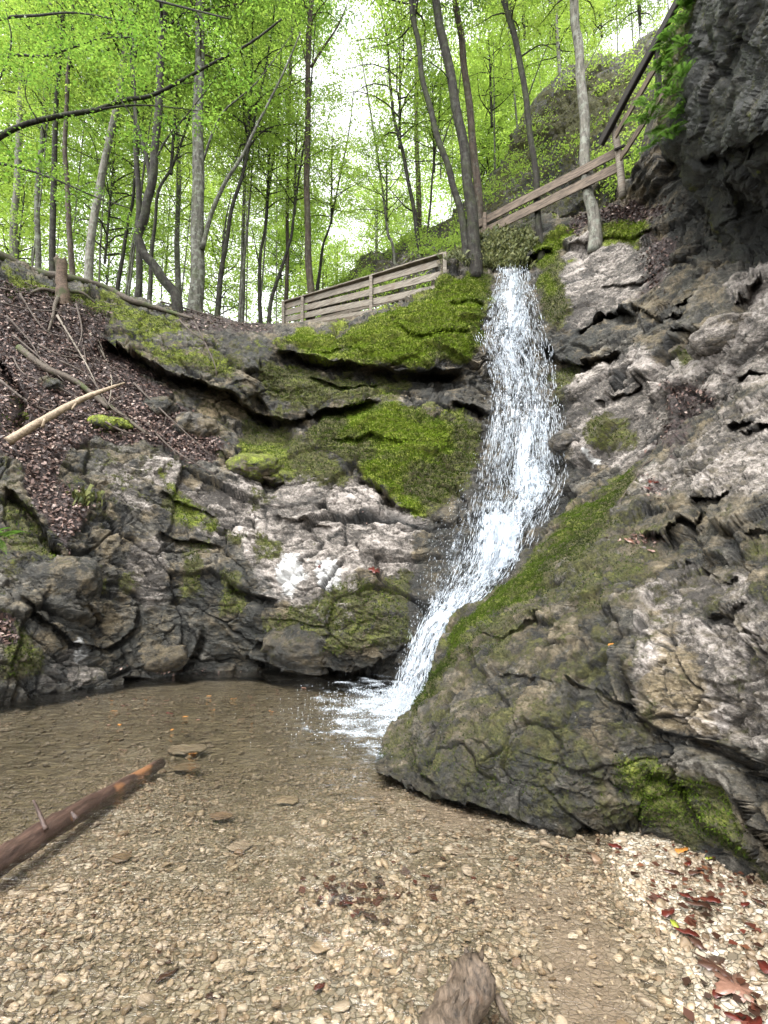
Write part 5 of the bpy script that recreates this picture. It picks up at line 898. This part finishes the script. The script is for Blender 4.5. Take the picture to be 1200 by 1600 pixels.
# ---------------------------------------------------------------- fallen leaves
t = NT('dead_leaf'); r_ = t.attr('rnd'); c = t.ramp(r_, [(0, (.025, .013, .010)), (.35, (.055, .032, .025)), (.65, (.12, .072, .058)), (.88, (.22, .145, .12)), (1, (.36, .28, .23))]); DEAD = t.fin(c, .5, None, .4)
nm = MP.shape; lt = np.clip(MM['litter'], 0, 1); wgt = lt**1.5; wgt[:7] = 0; wgt *= (MP[..., 1]/10)**2; wgt = wgt.reshape(-1)/wgt.sum(); idx = rng.choice(len(wgt), 21000, p=wgt); NN = normals(MP).reshape(-1, 3)[idx]; up = NN*.8+np.array([0, 0, .5])
C = MP.reshape(-1, 3)[idx]+NN*rng.uniform(.005, .05, (len(idx), 1))+rng.normal(0, .02, (len(idx), 3)); V, Fc = leaf_quads(C, up+rng.normal(0, .45, C.shape), .075, .6); A_ = np.repeat(rng.random(len(idx)), 4)
px_, py_ = [], []
def scatter(G, cx, cy, sx, sy, n, size, off=.01):
    x = cx+rng.normal(0, sx, n); y = cy+rng.normal(0, sy, n); c = surf(x, y, off, G)+rng.normal(0, .008, (n, 3)); return leaf_quads(c, np.array([[0, -.4, 1.]])+rng.normal(0, .45, (n, 3)), size, .65)
sets = [(V, Fc, A_)]
for args in [(None, 960, 332, 45, 12, 800, .07), (None, 1020, 410, 12, 24, 250, .06), (None, 1080, 620, 26, 14, 260, .05), (None, 1040, 690, 20, 20, 120, .05), (GB, 1003, 843, 18, 5, 90, .05), (GB, 1030, 770, 10, 9, 50, .05), (None, 560, 800, 40, 20, 25, .05), (None, 300, 1050, 60, 4, 60, .05)]:
    v_, f_ = scatter(*args); sets.append((v_, f_, np.repeat(rng.random(len(f_)), 4)))
V = []; Fs = []; A_ = []; n = 0
for v_, f_, a_ in sets: V.append(v_); Fs.append(f_+n); A_.append(a_); n += len(v_)
def drift(cx, cy, sx, sy, n, size, lo, hi, sl=0.0):
    dx = rng.normal(0, sx, n); x = cx+dx; y = cy+rng.normal(0, sy, n)+sl*dx; b = w_(x, y, 0.); z = bedz(b[:, 0], b[:, 1]); c = at(x, y, dz(x, y, z+.014)); v_, f_ = leaf_quads(c, np.array([[0, 0, 1.]])+rng.normal(0, .22, (n, 3)), size, .75); return v_, f_, np.repeat(rng.uniform(lo, hi, n), 4)
V2 = []; F2 = []; A2_ = []; n2 = 0
for a in [(560, 1400, 42, 22, 70, .055, 0, .8), (1095, 1430, 48, 20, 34, .05, .0, .9, .5), (1150, 1560, 40, 30, 20, .05, .0, .9), (1060, 1345, 50, 14, 34, .035, 0, 1), (690, 1330, 70, 30, 16, .035, 0, .6), (1130, 1380, 40, 14, 30, .035, 0, 1), (300, 1480, 160, 60, 18, .03, 0, .5), (850, 1330, 60, 14, 14, .03, 0, .7)]:
    v_, f_, a_ = drift(*a); V2.append(v_); F2.append(f_+n2); A2_.append(a_); n2 += len(v_)
t = NT('wet_leaf'); WETL = t.fin(t.ramp(t.attr('rnd'), [(0, (.018, .010, .007)), (.4, (.06, .024, .014)), (.75, (.085, .022, .014)), (1, (.15, .07, .035))]), .3, None, .5)
tag(mesh_from('leaf_scraps', np.concatenate(V2), np.concatenate(F2), WETL, None, False, {'rnd': np.concatenate(A2_)}), kind='stuff', label='small wet brown and red leaf scraps on the pebbles')
tag(mesh_from('leaf_litter', np.concatenate(V), np.concatenate(Fs), DEAD, None, False, {'rnd': np.concatenate(A_)}), kind='stuff', label='purple brown dead leaves carpeting the left bank and upper ledge')
def leafm(name, a, b):
    t = NT(name); return t.fin(t.mix(t.noise(t.pos(), 50, 4, .6), a, b), .28, t.bump(t.noise(t.pos(), 90, 3), .3, .004), .5)
LR = leafm('red_leaf', (.028, .006, .005), (.12, .022, .014)); LO = leafm('orange_leaf', (.30, .11, .02), (.45, .21, .05)); LB = leafm('brown_leaf', (.022, .011, .008), (.085, .04, .026)); LG = leafm('green_leaf', (.14, .18, .02), (.28, .30, .04)); LK = leafm('pinkish_leaf', (.10, .05, .035), (.24, .13, .09))
def single_leaf(x, y, size, rot, mat, label, z=None, G=None, maple=False, group=None):
    if G is not None: c = surf(x, y, .012, G)
    else:
        c = w_(x, y, -.0); c[2] = float(bedz(np.array([c[0]]), np.array([c[1]]))[0]); c = at(x, y, dz(x, y, max(c[2], -.15)+.014))
    n = 22 if not maple else 40; P = [(0, 0, 0)]
    for k in range(n):
        a = 2*math.pi*k/n; r = ((.36+.14*abs(math.cos(a))**3) if not maple else .30+.26*abs(math.cos(2.5*a))**1.6+.04*math.cos(20*a))*(1+.06*math.cos(9*a+rot)+.03*math.sin(17*a)); X = r*math.cos(a)*(1 if not maple else 1)*1.15; Y_ = r*math.sin(a)*(1.0 if not maple else 1.0)*(1-.25*math.cos(a))
        P.append((X, Y_*(.72 if not maple else 1), .05*abs(Y_)-.08*X*X+.035*math.sin(3*a+rot*3)+.02*math.sin(7*a)))
    P = np.array(P)*size; cs, sn = math.cos(rot), math.sin(rot); P = np.stack([P[:, 0]*cs-P[:, 1]*sn, P[:, 0]*sn+P[:, 1]*cs, P[:, 2]], -1); tx, ty = random.gauss(0, .12), random.gauss(-.12, .12)
    if G is not None: ty += .9
    P[:, 2] += P[:, 0]*tx+P[:, 1]*ty; n1 = len(P); P2 = P-np.array([0, 0, .0015]); Fc = [(0, k, k % n+1) for k in range(1, n+1)]+[(n1, n1+k % n+1, n1+k) for k in range(1, n+1)]+[(k, n1+k, n1+k % n+1, k % n+1) for k in range(1, n+1)]
    return tag(mesh_from('fallen_leaf', np.vstack([P, P2]), Fc, mat, None, True, None, None), label, 'leaf', group), c
LV = [(1065, 1328, .085, .4, LO, 'orange leaf on pale pebbles near the boulder foot'), (960, 1321, .075, 2.2, LR, 'dark red leaf under the boulder edge, first on the beach'), (1075, 1348, .06, 1, LR, 'small red leaf just below the orange leaf'), (1110, 1340, .05, .2, LG, 'yellowish small leaf right of the orange leaf'),
 (1050, 1362, .07, 2.9, LB, 'brown leaf lying left below the orange leaf'), (1088, 1362, .08, .3, LB, 'dark brown curled leaf in the wet pebbles'), (1030, 1400, .075, 2.4, LR, 'red leaf leading the trail of wet leaves'), (1045, 1424, .085, .7, LR, 'broad red leaf in the trail beside the green one'), (1053, 1442, .05, 1.5, LG, 'yellow green leaf on the trail of red leaves'),
 (1070, 1398, .075, 2.0, LR, 'red leaf upper middle of the wet trail'), (1090, 1412, .10, 2.6, LB, 'brown leaf right of the trail middle'), (1110, 1405, .08, 2.4, LR, 'deep red leaf at the right of the trail'), (1072, 1455, .09, 2.3, LR, 'red leaf at the lower part of the trail'), (1088, 1472, .075, 1.9, LB, 'brownish leaf at the lower end of the trail'),
 (1150, 1540, .14, .9, LK, 'large pinkish maple leaf at the lower right', True), (1120, 1508, .15, 2.2, LB, 'large faded brown leaf touching the maple leaf', True), (1125, 1550, .06, .4, LR, 'small red leaf on the maple leaf edge'), (1195, 1510, .08, 1.4, LR, 'red leaf at the right edge by the maple leaf'), (1155, 1590, .08, 2.6, LR, 'dark red leaf in the bottom right corner'), (1180, 1600, .07, .6, LR, 'crimson leaf next to the bottom right corner'),
 (1185, 1408, .06, 2, LB, 'brown leaf by the boulder at the right edge'), (1165, 1412, .05, .5, LR, 'tiny red leaf near the right boulder foot'), (1115, 1330, .045, 2.0, LR, 'tiny red leaf between pebbles high on the beach'),
 (545, 1410, .085, .2, LR, 'dark red leaf under shallow water in the middle'), (520, 1385, .07, 1.2, LB, 'brown leaf under water left of the dark red one'), (577, 1430, .08, 2.4, LB, 'brown submerged leaf right of the dark red one'), (595, 1402, .05, .8, LR, 'small red submerged leaf right of centre'), (680, 1386, .09, 1.0, LB, 'dark brown submerged leaf right of the ripples'),
 (686, 1292, .05, 1.2, LR, 'red leaf in shallow water near the boulder'), (712, 1302, .05, .3, LB, 'brown leaf in shallow water near the boulder'), (740, 1372, .05, 1.8, LR, 'reddish submerged leaf below the boulder'), (735, 1408, .05, .4, LB, 'brown submerged leaf beside two others in the shallows'), (665, 1368, .05, 2.4, LR, 'red submerged leaf above the dark brown one'),
 (262, 1522, .09, .9, LB, 'brown submerged leaf in the left foreground'), (335, 1556, .06, .2, LB, 'small brown submerged leaf in the left foreground'), (500, 1540, .06, 1.1, LR, 'dark red submerged leaf at the bottom middle'), (525, 1350, .06, .3, LB, 'brown submerged leaf at the upper end of the ripples'), (570, 1300, .06, 2.0, LB, 'brown submerged leaf below the foam'), (555, 1310, .05, .6, LR, 'small red submerged leaf below the foam')]
for L in LV:
    o, c = single_leaf(*L[:6], maple=len(L) > 6); o.location = c
for x, y, s, rr, mt, lab, G in [(1000, 836, .13, .2, LK, 'pinkish leaf atop the litter pocket on the boulder', GB), (1020, 842, .10, 1.2, LR, 'red leaf in the litter pocket on the boulder', GB), (985, 846, .10, 2.4, LK, 'pale leaf at the left end of the litter pocket', GB), (1030, 762, .13, .4, LR, 'red leaf in the upper hollow of the boulder', GB), (1022, 775, .10, 2.2, LR, 'small red leaf in the upper hollow of the boulder', GB), (958, 1012, .045, .4, LO, 'orange leaf caught on the boulder face', GB), (893, 857, .05, 1.9, LG, 'yellow leaf on the mossy shoulder of the boulder', GB)]:
    o, c = single_leaf(x, y, s, rr, mt, lab, G=G); o.location = c
GM = (MP, MX, MY, 7)
for x, y, s, lab in [(586, 895, .18, 'red maple leaf on the pale rock left of the fall'), (505, 885, .10, 'small red leaf on the pale rock under the white streak'), (502, 888, .08, 'crumpled red leaf beside the white mineral streak')]:
    o, c = single_leaf(x, y, s, .8, LR, lab, G=GM, maple=True); o.location = c
# floating leaves on the far water
for k in range(46):
    x = rng.uniform(150, 520); y = np.interp(x, [150, 520], [1092, 1070])+abs(rng.normal(0, 26)); c = w_(x, y, .008); o, _ = single_leaf(x, y, rng.uniform(.04, .075), rng.uniform(0, 6), [LO, LB, LR, LK][k % 4], 'small dead leaf floating on the far side of the pool', group='leaves floating on the far water'); o.location = c
# ---------------------------------------------------------------- ferns, grass, moss
t = NT('fern_leaf'); t.n.remove(t.b); d = t.node('ShaderNodeBsdfDiffuse'); d.inputs[0].default_value = (.07, .14, .022, 1); tl = t.node('ShaderNodeBsdfTranslucent'); tl.inputs[0].default_value = (.14, .28, .04, 1); mm = t.node('ShaderNodeMixShader'); mm.inputs[0].default_value = .35; t.put(mm.inputs[1], d.outputs[0]); t.put(mm.inputs[2], tl.outputs[0]); t.put(t.out.inputs[0], mm.outputs[0]); FERN = t.m
def frond(m, a, d, L, droop=.5, wide=.2, n=16):
    a = np.array(a, float); d = np.array(d, float)/np.linalg.norm(d); s = np.cross(d, [0, 0, 1]); s /= np.linalg.norm(s)+1e-9; pts = [a+d*L*k/n-np.array([0, 0, 1])*droop*L*(k/n)**2 for k in range(n+1)]; m.tube(pts, np.linspace(.006, .002, n+1), 4)
    for k in range(1, n):
        f = k/n; w = L*wide*math.sin(math.pi*min(1, f*.85+.15)); T = (pts[k+1]-pts[k-1]); T /= np.linalg.norm(T)
        for sg in (-1, 1):
            o = s*sg+T*.35; o /= np.linalg.norm(o); e = pts[k]+o*w-[0, 0, .15*w]; h = L/n*.42; m.add([pts[k]-T*h*.4, (pts[k]+e)/2-T*h, e, (pts[k]+e)/2+T*h], [(0, 1, 2, 3)])
def fern(c, label, n, L, dirs=None, group=None, droop=.5, wide=.2):
    root = empty('fern', c, label, 'fern', group)
    for k in range(n):
        m = MB(); a = k*6.28/n+random.uniform(-.3, .3); d = (math.cos(a), math.sin(a), .7) if dirs is None else (dirs[0]+random.gauss(0, .35), dirs[1]+random.gauss(0, .3), dirs[2]+random.gauss(0, .3)); frond(m, (random.gauss(0, .05), random.gauss(0, .05), 0), d, L*random.uniform(.7, 1.1), droop, wide); m.build('frond', FERN, root)
fern(at(-8, 838, 6.9), 'bright green fern at the left edge of the bank', 7, .42, (.6, -.3, .45))
for k, (x, y, D) in enumerate([(1062, 40, 8.0), (1050, 70, 8.1), (1045, 95, 8.2), (1030, 110, 8.3), (1036, 140, 8.3), (1020, 165, 8.4), (1010, 190, 8.5), (1058, 180, 8.0), (1075, 10, 7.8), (1066, 120, 7.7), (1052, 210, 8.1), (1015, 230, 8.8), (1082, -10, 7.7), (1068, 75, 7.8), (1042, 60, 8.1), (1050, 150, 8.0), (1028, 205, 8.5), (1060, -20, 8.1), (1070, 20, 7.9), (1056, 105, 8.0)]):
    fern(at(x, y, D), 'light green fern hanging from the left edge of the overhanging cliff', 9, .42, (-.35, -.45, .1), 'ferns hanging from the overhanging cliff', .8, .22)
t = NT('grass_blade'); GRASS = t.fin(t.mix(t.attr('rnd'), (.035, .05, .010), (.12, .125, .035)), .6)
def blades(C, n, h, lean=.6, w=.008):
    i = rng.integers(0, len(C), n); b = C[i]+rng.normal(0, .05, (n, 3)); a = rng.uniform(0, 6.28, n); hh = h*rng.uniform(.4, 1.2, n); l = lean*rng.uniform(.2, 1.2, n)*hh; dx = np.cos(a)*l; dy = np.sin(a)*l-.25*l; W_ = w*rng.uniform(.6, 1.3, n); sx = -np.sin(a)*W_; sy = np.cos(a)*W_
    V = np.stack([b-np.stack([sx, sy, 0*sx], -1), b+np.stack([sx, sy, 0*sx], -1), b+np.stack([dx*.5+sx, dy*.5+sy, hh*.75], -1), b+np.stack([dx, dy, hh*.8-l*.35], -1)], 1)
    return V.reshape(-1, 3), np.arange(n*4).reshape(n, 4), np.repeat(rng.random(n), 4)
gx_, gy_ = rng.uniform(690, 835, 260), rng.uniform(362, 420, 260); ok = gy_ > np.interp(gx_, *zip(*RIDGE))+2
s1 = blades(surf(gx_[ok], gy_[ok]), 9000, .15, .9, .0028); g2x, g2y = rng.uniform(930, 1000, 40), rng.uniform(225, 300, 40); s2 = blades(at(g2x, g2y, 11.0), 0+300, .2)
s3 = blades(surf(rng.normal(130, 10, 20), rng.normal(790, 5, 20)), 160, .22)
V = np.concatenate([s1[0], s3[0]]); Fs = np.concatenate([s1[1], s3[1]+len(s1[0])]); tag(mesh_from('grass', V, Fs, GRASS, None, False, {'rnd': np.concatenate([s1[2], s3[2]])}), kind='stuff', label='rough grass tufts above the mossy ledge')
# moss fuzz: short fronds over the thickest moss
t = NT('moss_frond'); k = t.attr('rnd'); MOSSM = t.fin(t.ramp(k, [(0, (.012, .020, .003)), (.45, (.07, .11, .010)), (.8, (.18, .26, .02)), (1, (.32, .40, .05))]), .8, None, .1)
def fuzz(P, M, n, nb, size, power=3, far=10.):
    w = np.clip(M['moss']-.35, 0, 1)**power*(P[..., 1]/far)**2*(.3+M['fresh']); w[:nb] = 0; w = w.reshape(-1); idx = rng.choice(len(w), n, p=w/w.sum()); NN = normals(P).reshape(-1, 3)[idx]; c = P.reshape(-1, 3)[idx]+rng.normal(0, size*.5, (n, 3)); fr_ = M['fresh'].reshape(-1)[idx]
    up = NN*.7+np.array([0, -.1, .55])+rng.normal(0, .35, (n, 3)); up /= np.linalg.norm(up, axis=1)[:, None]; s = np.cross(up, rng.normal(size=(n, 3))); s /= np.linalg.norm(s, axis=1)[:, None]; h = size*rng.uniform(.5, 1.4, n)[:, None]
    V = np.stack([c-s*h*.22-NN*size*.2, c+s*h*.22-NN*size*.2, c+up*h*.7], 1).reshape(-1, 3); nz = .5+.9*fbm(c*3, 3); return V, np.arange(n*3).reshape(n, 3), np.repeat(np.clip(fr_*.55+.35*nz*rng.random(n)+.1*rng.random(n)-.08, 0, 1), 3)
a_ = fuzz(MP, MM, 150000, 7, .042, 2); tag(mesh_from('moss', a_[0], a_[1], MOSSM, None, False, {'rnd': a_[2]}), kind='stuff', label='bright green moss cushions on the rock wall ledges')
b_ = fuzz(BP, BM, 70000, 9, .018, 2, 4.); tag(mesh_from('moss', b_[0], b_[1], MOSSM, None, False, {'rnd': b_[2]}), kind='stuff', label='olive moss on the big foreground boulder')
